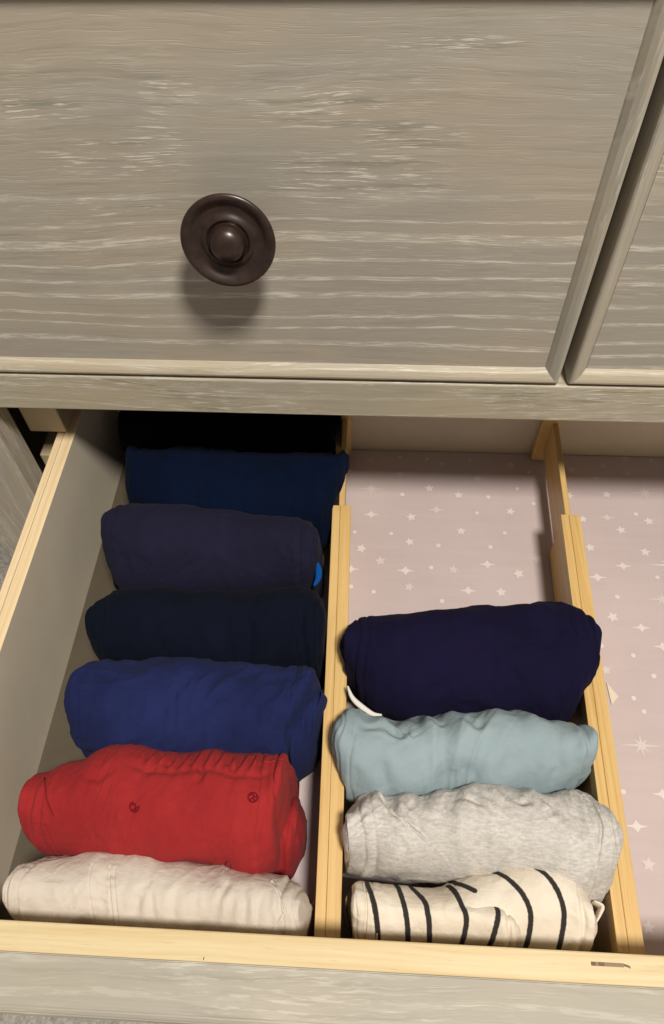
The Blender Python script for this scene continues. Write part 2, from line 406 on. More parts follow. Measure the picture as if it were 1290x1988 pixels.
box('bottom_panel', (-0.1881, YI + .0004, -0.1470), (0.4272, YB - .0003, ZB - .0012), M['bottom'], od, 0.0)

# small burnt mark and a nail tick on the pine board
def flat_poly(name, rings, z, mats, parent, mi=None):
    vs = []; fs = []
    for ring in rings:
        a = len(vs); vs += [(x, y, z) for x, y in ring]; fs.append(tuple(range(a, a + len(ring))))
    me = from_py(name, vs, fs)
    o = link(name, me, mats, parent)
    if mi: o.data.polygons.foreach_set('material_index', mi)
    return o
rings = []; mi = []
xx = 0.1153; q = 0
import random
rnd = random.Random(4)
while xx < 0.1315:
    w_ = rnd.uniform(.0005, .0012)
    top = -0.27045 if xx < .1285 else -0.27045 - (xx - .1285) * .30
    bot = -0.27195
    if xx > .1285: bot = top - 0.0009
    rings.append([(xx, bot), (xx + w_ * .95, bot - .00002), (xx + w_ * .95, top), (xx, top)])
    mi.append(0 if (.0000 < xx < .1222 or xx > .1285) and rnd.random() < .8 else 1); xx += w_; q += 1
flat_poly('printed_mark', rings, ZT + 0.00015, [M['mark'], M['mark2']], od, mi)
flat_poly('nail_tick', [[(-0.0526, -0.2779), (-0.0522, -0.2779), (-0.0520, -0.2768), (-0.0524, -0.2767)]], ZT + 0.00015, M['mark'], od)

# ------------------------------------------------------------------ carpet
vs = [(-3, -3, -0.62), (3, -3, -0.62), (3, 2, -0.62), (-3, 2, -0.62)]
fl = link('carpet', from_py('carpet', vs, [(0, 1, 2, 3)]), M['carpet'])
fl['kind'] = 'structure'; fl['label'] = 'pale speckled carpet beneath the dresser'

DATA = {
'rolls': {
  'A': {"zt":-0.075,"st":[[-0.17824,0.06479,0.0008],[-0.17684,0.0638,0.00616],[-0.17474,0.06641,0.0113],[-0.17124,0.07005,0.01585],[-0.16599,0.07222,0.01937],[-0.15899,0.07484,0.02391],[-0.152,0.07525,0.02653],[-0.14762,0.07518,0.02685],[-0.14325,0.07531,0.02699],[-0.13888,0.07543,0.02712],[-0.1345,0.07555,0.02726],[-0.13013,0.07567,0.0274],[-0.12576,0.07579,0.02753],[-0.12138,0.07591,0.02767],[-0.11701,0.07603,0.02781],[-0.11263,0.07616,0.02794],[-0.10826,0.07628,0.02808],[-0.10389,0.0764,0.02822],[-0.09951,0.07652,0.02835],[-0.09514,0.07664,0.02849],[-0.09077,0.0766,0.02846],[-0.08639,0.07653,0.02841],[-0.08202,0.07646,0.02836],[-0.07765,0.0764,0.02831],[-0.07327,0.07633,0.02825],[-0.0689,0.07627,0.0282],[-0.06453,0.0762,0.02815],[-0.06015,0.07613,0.0281],[-0.05578,0.07607,0.02805],[-0.05141,0.076,0.028],[-0.04703,0.07593,0.02795],[-0.04266,0.07587,0.02789],[-0.03829,0.0758,0.02784],[-0.03391,0.07573,0.02779],[-0.02954,0.07567,0.02774],[-0.02254,0.07556,0.02766],[-0.01554,0.07389,0.02631],[-0.0103,0.07359,0.02047],[-0.0068,0.07359,0.01639],[-0.0047,0.07075,0.0111],[-0.0033,0.07055,0.0008]]},
  'B': {"zt":-0.066,"st":[[-0.16188,0.02952,0.0008],[-0.16056,0.0312,0.00507],[-0.15858,0.02947,0.00842],[-0.15529,0.02576,0.01412],[-0.15036,0.01914,0.02294],[-0.14378,0.01658,0.02777],[-0.1372,0.01361,0.031],[-0.13308,0.01306,0.0317],[-0.12897,0.01306,0.03187],[-0.12486,0.01305,0.03204],[-0.12074,0.01295,0.03211],[-0.11663,0.01277,0.03211],[-0.11252,0.01259,0.0321],[-0.1084,0.01241,0.0321],[-0.10429,0.01223,0.0321],[-0.10018,0.01205,0.0321],[-0.09606,0.01188,0.03209],[-0.09195,0.0117,0.03209],[-0.08784,0.01152,0.03209],[-0.08372,0.01136,0.0321],[-0.07961,0.01119,0.03219],[-0.0755,0.01086,0.03245],[-0.07138,0.01052,0.03271],[-0.06727,0.01019,0.03297],[-0.06316,0.00985,0.03322],[-0.05904,0.00952,0.03348],[-0.05493,0.00919,0.03374],[-0.05082,0.00885,0.034],[-0.04671,0.00852,0.03426],[-0.04259,0.00819,0.03451],[-0.03848,0.00785,0.03477],[-0.03437,0.00752,0.03503],[-0.03025,0.00769,0.03478],[-0.02614,0.00823,0.03414],[-0.02203,0.00875,0.03349],[-0.01544,0.00958,0.03244],[-0.00886,0.01419,0.02688],[-0.00393,0.02632,0.01385],[-0.00064,0.02951,0.00901],[0.00134,0.0324,0.00505],[0.00265,0.03222,0.0008]]},
  'C': {"zt":-0.066,"st":[[-0.16476,-0.03779,0.0008],[-0.16356,-0.03926,0.00688],[-0.16175,-0.03336,0.01571],[-0.15875,-0.03375,0.0202],[-0.15424,-0.03502,0.026],[-0.14822,-0.03668,0.03061],[-0.14221,-0.03638,0.03118],[-0.13845,-0.03619,0.03154],[-0.13469,-0.03601,0.03189],[-0.13093,-0.03611,0.03196],[-0.12718,-0.03636,0.03188],[-0.12342,-0.03661,0.0318],[-0.11966,-0.03686,0.03172],[-0.1159,-0.03706,0.03159],[-0.11214,-0.03742,0.03115],[-0.10838,-0.03781,0.03068],[-0.10463,-0.0382,0.03022],[-0.10087,-0.03858,0.02975],[-0.09711,-0.03897,0.02929],[-0.09335,-0.03909,0.02909],[-0.08959,-0.03902,0.02908],[-0.08583,-0.03895,0.02907],[-0.08207,-0.03888,0.02907],[-0.07832,-0.03881,0.02906],[-0.07456,-0.03874,0.02905],[-0.0708,-0.03897,0.02874],[-0.06704,-0.03957,0.02806],[-0.06328,-0.04003,0.02753],[-0.05952,-0.04017,0.0273],[-0.05577,-0.04032,0.02708],[-0.05201,-0.04046,0.02686],[-0.04825,-0.04043,0.02646],[-0.04449,-0.04043,0.02602],[-0.04073,-0.04056,0.02546],[-0.03697,-0.04069,0.02491],[-0.03096,-0.04089,0.02401],[-0.02495,-0.04211,0.02094],[-0.02044,-0.04277,0.01615],[-0.01743,-0.04165,0.00969],[-0.01563,-0.04059,0.00427],[-0.01442,-0.03928,0.0008]]},
  'D': {"zt":-0.066,"st":[[-0.15758,-0.10268,0.0008],[-0.15635,-0.10541,0.00564],[-0.15452,-0.10464,0.00924],[-0.15146,-0.10278,0.01439],[-0.14688,-0.10056,0.02008],[-0.14077,-0.09943,0.02457],[-0.13466,-0.09839,0.02565],[-0.13084,-0.09791,0.02617],[-0.12702,-0.09743,0.02668],[-0.1232,-0.09719,0.02695],[-0.11938,-0.09707,0.0271],[-0.11556,-0.09695,0.02725],[-0.11174,-0.09683,0.0274],[-0.10792,-0.0967,0.02755],[-0.1041,-0.09661,0.02773],[-0.10028,-0.09661,0.02783],[-0.09646,-0.09667,0.02787],[-0.09264,-0.09673,0.02791],[-0.08882,-0.09678,0.02796],[-0.085,-0.09684,0.028],[-0.08118,-0.0969,0.02804],[-0.07736,-0.09695,0.02809],[-0.07354,-0.09692,0.02822],[-0.06972,-0.09679,0.0284],[-0.0659,-0.09664,0.02856],[-0.06208,-0.09649,0.02873],[-0.05826,-0.09634,0.02889],[-0.05444,-0.0962,0.02905],[-0.05062,-0.09605,0.02921],[-0.0468,-0.09588,0.02939],[-0.04298,-0.0957,0.02958],[-0.03916,-0.09553,0.02977],[-0.03534,-0.09535,0.02996],[-0.03152,-0.09517,0.03015],[-0.0277,-0.0953,0.03004],[-0.02159,-0.09581,0.02932],[-0.01548,-0.09813,0.02676],[-0.01089,-0.09916,0.02111],[-0.00784,-0.09573,0.00519],[-0.006,-0.09626,0.00208],[-0.00478,-0.09661,0.0008]]},
  'E': {"zt":-0.062,"st":[[-0.15364,-0.16007,0.0008],[-0.1525,-0.15888,0.01062],[-0.15079,-0.15133,0.02023],[-0.14793,-0.15127,0.02373],[-0.14365,-0.15175,0.02797],[-0.13794,-0.15184,0.03044],[-0.13223,-0.15278,0.03199],[-0.12866,-0.15275,0.0322],[-0.12509,-0.15277,0.03237],[-0.12153,-0.15279,0.03253],[-0.11796,-0.15281,0.0327],[-0.11439,-0.15283,0.03286],[-0.11082,-0.15285,0.03303],[-0.10725,-0.15298,0.03309],[-0.10368,-0.15319,0.03306],[-0.10011,-0.15329,0.03293],[-0.09655,-0.15345,0.03261],[-0.09298,-0.15362,0.03229],[-0.08941,-0.15379,0.03197],[-0.08584,-0.15395,0.03164],[-0.08227,-0.15412,0.03132],[-0.0787,-0.15429,0.031],[-0.07513,-0.1541,0.03103],[-0.07157,-0.15384,0.03114],[-0.068,-0.15357,0.03125],[-0.06443,-0.15331,0.03136],[-0.06086,-0.15318,0.03133],[-0.05729,-0.15322,0.03129],[-0.05372,-0.15341,0.0314],[-0.05015,-0.15361,0.03151],[-0.04659,-0.15386,0.03156],[-0.04302,-0.15423,0.03149],[-0.03945,-0.1546,0.03143],[-0.03588,-0.15497,0.03136],[-0.03231,-0.15508,0.03155],[-0.0266,-0.15517,0.0327],[-0.02089,-0.14731,0.02198],[-0.01661,-0.14031,0.01174],[-0.01376,-0.13764,0.00689],[-0.01204,-0.13684,0.00411],[-0.0109,-0.13631,0.00226]]},
  'K2': {"zt":-0.064,"st":[[0.00801,-0.24629,0.0008],[0.00871,-0.2462,0.00469],[0.00977,-0.24829,0.00805],[0.01153,-0.24993,0.01179],[0.01417,-0.25097,0.01368],[0.01768,-0.25124,0.01475],[0.0212,-0.25202,0.0153],[0.0234,-0.25215,0.01529],[0.0256,-0.25221,0.01521],[0.0278,-0.25228,0.01513],[0.02999,-0.25234,0.01505],[0.03219,-0.25242,0.01495],[0.03439,-0.2525,0.01485],[0.03659,-0.25258,0.01475],[0.03879,-0.25266,0.01465],[0.04099,-0.25274,0.01455],[0.04318,-0.25278,0.01449],[0.04538,-0.25272,0.01453],[0.04758,-0.25266,0.01457],[0.04978,-0.2526,0.01461],[0.05198,-0.25254,0.01465],[0.05418,-0.25248,0.01469],[0.05637,-0.25241,0.01473],[0.05857,-0.25235,0.01477],[0.06077,-0.25229,0.01481],[0.06297,-0.25239,0.01469],[0.06517,-0.25261,0.01446],[0.06737,-0.25283,0.01421],[0.06957,-0.25319,0.01379],[0.07176,-0.25355,0.01338],[0.07396,-0.25391,0.01296],[0.07616,-0.25417,0.01265],[0.07836,-0.25439,0.01237],[0.08056,-0.25461,0.01209],[0.08276,-0.25492,0.01172],[0.08627,-0.25561,0.01095],[0.08979,-0.2566,0.00884],[0.09243,-0.25738,0.00681],[0.09419,-0.2579,0.00535],[0.09524,-0.25738,0.00363],[0.09595,-0.25703,0.00249]]},
  'E2': {"zt":-0.074,"st":[[-0.02895,-0.15355,0.0008],[-0.02874,-0.15451,0.00177],[-0.02842,-0.15595,0.00442],[-0.0279,-0.15835,0.00883],[-0.02711,-0.16195,0.01546],[-0.02606,-0.16279,0.01987],[-0.02501,-0.1637,0.02298],[-0.02435,-0.16426,0.02492],[-0.02369,-0.16313,0.02517],[-0.02304,-0.16211,0.02528],[-0.02238,-0.16142,0.02506],[-0.02172,-0.16074,0.02483],[-0.02107,-0.16007,0.02463],[-0.02041,-0.15954,0.02455],[-0.01975,-0.15901,0.02448],[-0.0191,-0.15847,0.0244],[-0.01844,-0.15794,0.02433],[-0.01778,-0.15741,0.02425],[-0.01713,-0.15687,0.02418],[-0.01647,-0.15634,0.0241],[-0.01581,-0.15581,0.02403],[-0.01516,-0.15528,0.02395],[-0.0145,-0.15474,0.02388],[-0.01384,-0.15457,0.02344],[-0.01319,-0.15405,0.02265],[-0.01253,-0.15323,0.02157],[-0.01187,-0.15241,0.02049],[-0.01122,-0.15159,0.0194],[-0.01056,-0.15077,0.01832],[-0.0099,-0.14971,0.017],[-0.00925,-0.1484,0.01542],[-0.00859,-0.14708,0.01384],[-0.00793,-0.14576,0.01226],[-0.00728,-0.14464,0.01084],[-0.00662,-0.14379,0.00928],[-0.00557,-0.14244,0.00678],[-0.00452,-0.14243,0.00426],[-0.00373,-0.1429,0.0025],[-0.00321,-0.14321,0.00133],[-0.00289,-0.14339,0.0008],[-0.00268,-0.14368,0.0008]]},
  'F': {"zt":-0.06,"st":[[-0.16964,-0.20238,0.0008],[-0.16845,-0.20394,0.00515],[-0.16666,-0.20603,0.00964],[-0.16367,-0.20742,0.01338],[-0.1592,-0.20936,0.01753],[-0.15323,-0.21046,0.02071],[-0.14726,-0.20984,0.02244],[-0.14353,-0.20897,0.02325],[-0.1398,-0.20865,0.02351],[-0.13607,-0.20835,0.02376],[-0.13234,-0.20776,0.02428],[-0.12861,-0.20549,0.02649],[-0.12488,-0.2042,0.02774],[-0.12115,-0.20371,0.02839],[-0.11742,-0.20346,0.02881],[-0.11369,-0.20335,0.02915],[-0.10996,-0.20409,0.02967],[-0.10623,-0.20495,0.03008],[-0.1025,-0.20535,0.03002],[-0.09877,-0.20601,0.02968],[-0.09504,-0.20635,0.02967],[-0.09131,-0.20643,0.02991],[-0.08758,-0.20653,0.02992],[-0.08385,-0.20657,0.02982],[-0.08012,-0.20596,0.03],[-0.07639,-0.2055,0.03004],[-0.07266,-0.2051,0.03],[-0.06893,-0.20478,0.03004],[-0.0652,-0.20492,0.02973],[-0.06147,-0.20545,0.02974],[-0.05774,-0.20612,0.02997],[-0.05401,-0.20668,0.03015],[-0.05028,-0.20724,0.03034],[-0.04655,-0.20738,0.03057],[-0.04282,-0.20737,0.0308],[-0.03685,-0.20718,0.03189],[-0.03089,-0.2038,0.02718],[-0.02641,-0.18926,0.01046],[-0.02343,-0.18629,0.0056],[-0.02164,-0.18547,0.00307],[-0.02044,-0.18632,0.0008]]},
  'F2': {"zt":-0.088,"st":[[-0.0427,-0.20815,0.0008],[-0.04249,-0.20844,0.00087],[-0.04217,-0.20887,0.00217],[-0.04164,-0.2096,0.00433],[-0.04084,-0.21068,0.00759],[-0.03977,-0.2123,0.01173],[-0.03871,-0.21442,0.01533],[-0.03805,-0.21422,0.01604],[-0.03738,-0.214,0.01674],[-0.03672,-0.21379,0.01745],[-0.03605,-0.21358,0.01815],[-0.03539,-0.21336,0.01886],[-0.03472,-0.21315,0.01956],[-0.03406,-0.21304,0.02017],[-0.03339,-0.21316,0.02052],[-0.03273,-0.21309,0.02068],[-0.03206,-0.21303,0.02085],[-0.0314,-0.21296,0.02102],[-0.03073,-0.2129,0.02118],[-0.03007,-0.21283,0.02135],[-0.0294,-0.21276,0.02151],[-0.02874,-0.2127,0.02168],[-0.02807,-0.21261,0.02182],[-0.02741,-0.2124,0.02184],[-0.02674,-0.21229,0.02177],[-0.02608,-0.2124,0.02148],[-0.02541,-0.2125,0.02119],[-0.02475,-0.21261,0.02091],[-0.02408,-0.21271,0.02062],[-0.02342,-0.21266,0.02018],[-0.02275,-0.21242,0.01954],[-0.02209,-0.21217,0.0189],[-0.02142,-0.21193,0.01827],[-0.02076,-0.21168,0.01763],[-0.02009,-0.21144,0.017],[-0.01903,-0.2116,0.01542],[-0.01797,-0.21134,0.01221],[-0.01717,-0.21127,0.00967],[-0.01664,-0.21081,0.00738],[-0.01632,-0.2085,0.00295],[-0.0161,-0.20696,0.0008]]},
  'G': {"zt":-0.066,"st":[[-0.1655,-0.24772,0.0008],[-0.16424,-0.24973,0.00717],[-0.16235,-0.24991,0.01056],[-0.15921,-0.25077,0.01475],[-0.15449,-0.25081,0.01773],[-0.14819,-0.25138,0.02004],[-0.1419,-0.25095,0.02048],[-0.13797,-0.25083,0.02061],[-0.13403,-0.25074,0.0207],[-0.1301,-0.25065,0.02079],[-0.12617,-0.25057,0.02088],[-0.12223,-0.25048,0.02098],[-0.1183,-0.2504,0.02107],[-0.11437,-0.25031,0.02116],[-0.11043,-0.2502,0.02123],[-0.1065,-0.25009,0.02129],[-0.10257,-0.24999,0.02135],[-0.09864,-0.25002,0.02126],[-0.0947,-0.25006,0.02117],[-0.09077,-0.2501,0.02108],[-0.08684,-0.25014,0.02098],[-0.0829,-0.25018,0.02089],[-0.07897,-0.25022,0.0208],[-0.07504,-0.25026,0.02071],[-0.0711,-0.2503,0.02062],[-0.06717,-0.25033,0.02053],[-0.06324,-0.25037,0.02044],[-0.0593,-0.25052,0.02024],[-0.05537,-0.25067,0.02003],[-0.05144,-0.25082,0.01982],[-0.0475,-0.25097,0.01961],[-0.04357,-0.25112,0.0194],[-0.03964,-0.25127,0.01919],[-0.0357,-0.25143,0.01897],[-0.03177,-0.25158,0.01876],[-0.02548,-0.25213,0.01811],[-0.01918,-0.2534,0.01666],[-0.01446,-0.25471,0.01346],[-0.01132,-0.25442,0.01035],[-0.00943,-0.25142,0.00495],[-0.00817,-0.24907,0.0008]]},
  'H': {"zt":-0.062,"st":[[-0.00275,-0.11167,0.0008],[-0.00149,-0.11236,0.00363],[0.00041,-0.11314,0.00811],[0.00358,-0.11431,0.01393],[0.00832,-0.11361,0.02149],[0.01465,-0.11464,0.02725],[0.02097,-0.11702,0.03083],[0.02493,-0.11702,0.03157],[0.02888,-0.11692,0.03217],[0.03284,-0.11694,0.03264],[0.03679,-0.11696,0.03311],[0.04075,-0.11698,0.03358],[0.0447,-0.11691,0.03396],[0.04865,-0.11658,0.03408],[0.05261,-0.11626,0.03419],[0.05656,-0.11595,0.03429],[0.06052,-0.11564,0.0344],[0.06447,-0.11533,0.0345],[0.06843,-0.11502,0.0346],[0.07238,-0.11471,0.0347],[0.07633,-0.1144,0.0348],[0.08029,-0.11408,0.03492],[0.08424,-0.11369,0.0351],[0.0882,-0.1133,0.03528],[0.09215,-0.11291,0.03546],[0.09611,-0.11253,0.03564],[0.10006,-0.11214,0.03582],[0.10401,-0.11176,0.03601],[0.10797,-0.11172,0.0365],[0.11192,-0.11174,0.03693],[0.11588,-0.11175,0.03737],[0.11983,-0.11147,0.0381],[0.12379,-0.11102,0.039],[0.12774,-0.11132,0.03892],[0.13169,-0.11052,0.03749],[0.13802,-0.10861,0.03516],[0.14435,-0.10587,0.02753],[0.14909,-0.10551,0.02072],[0.15226,-0.10449,0.01245],[0.15415,-0.1018,0.00448],[0.15542,-0.10156,0.0008]]},
  'I': {"zt":-0.064,"st":[[-0.00312,-0.16789,0.0008],[-0.00193,-0.16742,0.00573],[-0.00013,-0.16925,0.0105],[0.00286,-0.1707,0.01617],[0.00735,-0.17263,0.02228],[0.01333,-0.17277,0.0247],[0.01932,-0.17287,0.02433],[0.02306,-0.17295,0.02409],[0.0268,-0.17317,0.0237],[0.03054,-0.17337,0.02329],[0.03428,-0.17349,0.02288],[0.03802,-0.17354,0.02254],[0.04176,-0.17263,0.02317],[0.0455,-0.17183,0.02368],[0.04924,-0.17135,0.02388],[0.05298,-0.17157,0.02337],[0.05672,-0.1715,0.02316],[0.06046,-0.17104,0.02334],[0.0642,-0.17091,0.02318],[0.06794,-0.17095,0.02285],[0.07168,-0.17055,0.02298],[0.07542,-0.17022,0.02318],[0.07916,-0.17013,0.02313],[0.0829,-0.17006,0.02307],[0.08665,-0.1694,0.02361],[0.09039,-0.16892,0.02396],[0.09413,-0.1685,0.02425],[0.09787,-0.1681,0.02451],[0.10161,-0.1683,0.02429],[0.10535,-0.16854,0.02412],[0.10909,-0.16879,0.02395],[0.11283,-0.16922,0.0236],[0.11657,-0.16992,0.02297],[0.12031,-0.16988,0.0216],[0.12405,-0.17003,0.02],[0.13003,-0.16976,0.01711],[0.13602,-0.16802,0.01355],[0.14051,-0.16669,0.00921],[0.1435,-0.16664,0.00587],[0.14529,-0.16667,0.00253],[0.14649,-0.16638,0.0008]]},
  'J': {"zt":-0.062,"st":[[0.00259,-0.21689,0.0008],[0.00373,-0.21741,0.00648],[0.00545,-0.21783,0.01005],[0.00831,-0.21784,0.01437],[0.0126,-0.21603,0.01775],[0.01833,-0.2144,0.02084],[0.02405,-0.21373,0.02239],[0.02763,-0.21475,0.02192],[0.03121,-0.21485,0.02225],[0.03478,-0.21451,0.02284],[0.03836,-0.21462,0.02299],[0.04194,-0.21494,0.02292],[0.04551,-0.21515,0.02274],[0.04909,-0.21485,0.02269],[0.05267,-0.21448,0.02272],[0.05625,-0.21411,0.02275],[0.05982,-0.21382,0.02247],[0.0634,-0.21348,0.02187],[0.06698,-0.2131,0.02131],[0.07055,-0.21246,0.02124],[0.07413,-0.21183,0.02119],[0.07771,-0.21119,0.02114],[0.08129,-0.21096,0.0212],[0.08486,-0.21109,0.02117],[0.08844,-0.21123,0.02113],[0.09202,-0.21136,0.0211],[0.09559,-0.21154,0.02102],[0.09917,-0.21219,0.02125],[0.10275,-0.21285,0.02147],[0.10633,-0.2135,0.02169],[0.1099,-0.21412,0.02196],[0.11348,-0.21467,0.02228],[0.11706,-0.21502,0.02283],[0.12063,-0.21507,0.02376],[0.12421,-0.21512,0.02468],[0.12993,-0.21484,0.02554],[0.13566,-0.21477,0.02284],[0.13995,-0.21483,0.01719],[0.14281,-0.21496,0.01133],[0.14453,-0.2152,0.00718],[0.14567,-0.21096,0.0008]]},
  'K': {"zt":-0.068,"st":[[0.01331,-0.25011,0.0008],[0.01426,-0.24983,0.00398],[0.01567,-0.25231,0.00776],[0.01804,-0.25382,0.01075],[0.02158,-0.25452,0.01259],[0.0263,-0.25426,0.01292],[0.03103,-0.25434,0.01285],[0.03398,-0.25435,0.01284],[0.03693,-0.25436,0.01282],[0.03988,-0.25438,0.01281],[0.04284,-0.25438,0.01281],[0.04579,-0.25407,0.01312],[0.04874,-0.25376,0.01343],[0.05169,-0.25345,0.01375],[0.05465,-0.25306,0.01413],[0.0576,-0.25251,0.01468],[0.06055,-0.25197,0.01523],[0.0635,-0.25127,0.01593],[0.06646,-0.25054,0.01666],[0.06941,-0.24984,0.01734],[0.07236,-0.24913,0.01801],[0.07531,-0.24842,0.01868],[0.07827,-0.24778,0.01928],[0.08122,-0.24719,0.01983],[0.08417,-0.2466,0.02039],[0.08712,-0.246,0.02094],[0.09008,-0.2456,0.02131],[0.09303,-0.2453,0.02157],[0.09598,-0.24499,0.02184],[0.09893,-0.24469,0.02211],[0.10188,-0.24472,0.02204],[0.10484,-0.24481,0.02191],[0.10779,-0.24484,0.02172],[0.11074,-0.24484,0.0215],[0.11369,-0.24505,0.02107],[0.11842,-0.247,0.01876],[0.12314,-0.24912,0.01502],[0.12668,-0.2504,0.0111],[0.12905,-0.25155,0.00819],[0.13046,-0.2521,0.00528],[0.13141,-0.25195,0.00282]]}},
'stripes': [[[0.00953,-0.23869],[0.01028,-0.24585],[0.00974,-0.2516],[0.01101,-0.26013]],[[0.01861,-0.23964],[0.01915,-0.24187],[0.02204,-0.25124],[0.0236,-0.25827],[0.02464,-0.26494],[0.02517,-0.26985]],[[0.03338,-0.23896],[0.03436,-0.24274],[0.03651,-0.25187],[0.03789,-0.25866],[0.03877,-0.26469],[0.03919,-0.26919]],[[0.04088,-0.23952],[0.04208,-0.24193],[0.0459,-0.24773],[0.04721,-0.25353],[0.04882,-0.26442],[0.04888,-0.26975]],[[0.05984,-0.23865],[0.06096,-0.24106],[0.06348,-0.24932],[0.06509,-0.25505],[0.06407,-0.26432],[0.06374,-0.27006]],[[0.07922,-0.24444],[0.07991,-0.25094],[0.07835,-0.25803],[0.07709,-0.26474],[0.07648,-0.26945]],[[0.06173,-0.23584],[0.06385,-0.23801],[0.07029,-0.24219]],[[0.079,-0.22862],[0.08132,-0.23106],[0.08823,-0.23734],[0.09342,-0.24444],[0.09594,-0.25255],[0.09478,-0.26513],[0.09428,-0.26962]],[[0.09602,-0.22459],[0.09801,-0.22706],[0.10483,-0.23296],[0.1091,-0.24018],[0.1116,-0.25054],[0.11016,-0.26441],[0.10954,-0.2689]]],
'creases': {
  'B': [[[[-0.0055,0.01557],[-0.00784,-0.0113],[-0.01117,-0.04064]],0.001,0.00048],[[[-0.00729,0.01551],[-0.00958,-0.01136],[-0.01285,-0.0407]],-0.0006,0.00048],[[[-0.09762,0.00325],[-0.09498,-0.01872],[-0.08581,-0.02899]],0.0008,0.0015]],
  'C': [[[[-0.02001,-0.03895],[-0.01942,-0.05867],[-0.02103,-0.07385]],0.001,0.0006],[[[-0.08037,-0.0182],[-0.07444,-0.03687]],0.0008,0.0015],[[[-0.09537,-0.02301],[-0.08238,-0.02887],[-0.06918,-0.02419]],0.0009,0.0009]],
  'D': [[[[-0.11439,-0.0956],[-0.10605,-0.12263]],0.0008,0.0021],[[[-0.06069,-0.0935],[-0.05205,-0.11381],[-0.05618,-0.13035]],0.001,0.0021],[[[-0.02346,-0.08491],[-0.02325,-0.1093],[-0.01732,-0.12876]],0.001,0.0012],[[[-0.08966,-0.09107],[-0.0925,-0.11207]],0.0006,0.0018]],
  'E': [[[[-0.09443,-0.16405],[-0.08554,-0.14883],[-0.07578,-0.13607]],0.001,0.0018],[[[-0.07318,-0.17176],[-0.06683,-0.15703],[-0.05361,-0.1475]],0.0011,0.0018],[[[-0.04729,-0.17627],[-0.04361,-0.15899],[-0.0278,-0.14339]],0.0008,0.0018],[[[-0.12764,-0.1382],[-0.12098,-0.17379]],0.0006,0.0015]],
  'F': [[[[-0.15102,-0.19816],[-0.14681,-0.20528],[-0.14375,-0.2123],[-0.13971,-0.2191]],0.0017,0.00039],[[[-0.14399,-0.22273],[-0.14024,-0.23217]],0.0008,0.0006],[[[-0.10389,-0.21104],[-0.09638,-0.19525],[-0.08403,-0.18805]],0.001,0.0018],[[[-0.13094,-0.19939],[-0.11952,-0.2015],[-0.11049,-0.19321]],0.0013,0.0015],[[[-0.06963,-0.18877],[-0.06733,-0.19661],[-0.06947,-0.20189]],0.0017,0.0012],[[[-0.05475,-0.18759],[-0.0531,-0.19389]],0.0016,0.0012],[[[-0.08676,-0.18817],[-0.09147,-0.19239]],0.001,0.0009],[[[-0.10432,-0.2329],[-0.09861,-0.2108],[-0.09266,-0.20032]],0.0006,0.0021],[[[-0.04019,-0.1883],[-0.0213,-0.18668]],0.0007,0.00045],[[[-0.02775,-0.20515],[-0.03129,-0.22251],[-0.03315,-0.24114]],-0.0005,0.0012],[[[-0.05872,-0.23777],[-0.05292,-0.23406],[-0.05055,-0.2328]],0.0008,0.0012]],
  'G': [[[[-0.11737,-0.23942],[-0.11504,-0.25297],[-0.11208,-0.26588]],0.0006,0.00045],[[[-0.10865,-0.23903],[-0.10502,-0.25251],[-0.10204,-0.26753]],0.0009,0.00045],[[[-0.10609,-0.23891],[-0.10252,-0.25239],[-0.0996,-0.26742]],0.0006,0.00045],[[[-0.02752,-0.24266],[-0.02301,-0.24783],[-0.01958,-0.25578],[-0.02541,-0.26183]],0.0012,0.00045],[[[-0.05534,-0.2412],[-0.04967,-0.24548],[-0.05218,-0.25447],[-0.05463,-0.2632]],0.001,0.0015],[[[-0.07228,-0.24652],[-0.07416,-0.26411]],0.0008,0.0018],[[[-0.04214,-0.24513],[-0.03859,-0.25384],[-0.03879,-0.26246]],0.0009,0.0015],[[[-0.09196,-0.24967],[-0.09078,-0.26489]],0.0007,0.0015],[[[-0.06258,-0.24381],[-0.06351,-0.26148]],0.0006,0.0012],[[[-0.08487,-0.2471],[-0.08271,-0.26451]],0.0006,0.0012],[[[-0.03287,-0.24695],[-0.03222,-0.26215]],0.0007,0.0012],[[[-0.111,-0.255],[-0.10549,-0.25912]],0.0005,0.0009],[[[-0.10892,-0.2636],[-0.10475,-0.26017]],0.0005,0.0009],[[[-0.10353,-0.24111],[-0.11115,-0.24376]],0.0005,0.0009]],
  'H': [[[[0.13967,-0.08781],[0.13897,-0.1048],[0.13445,-0.12747],[0.12626,-0.14894]],0.0007,0.00048],[[[0.08513,-0.11678],[0.08879,-0.1262],[0.08202,-0.13885]],0.001,0.0018],[[[0.04159,-0.14655],[0.0649,-0.1365],[0.08001,-0.12656]],0.0009,0.0018],[[[0.09464,-0.12596],[0.105,-0.1379]],0.0009,0.0015],[[[0.05561,-0.15336],[0.07292,-0.14674],[0.08703,-0.14763]],0.0007,0.0012],[[[0.1225,-0.08358],[0.12291,-0.0902]],0.001,0.0015]],
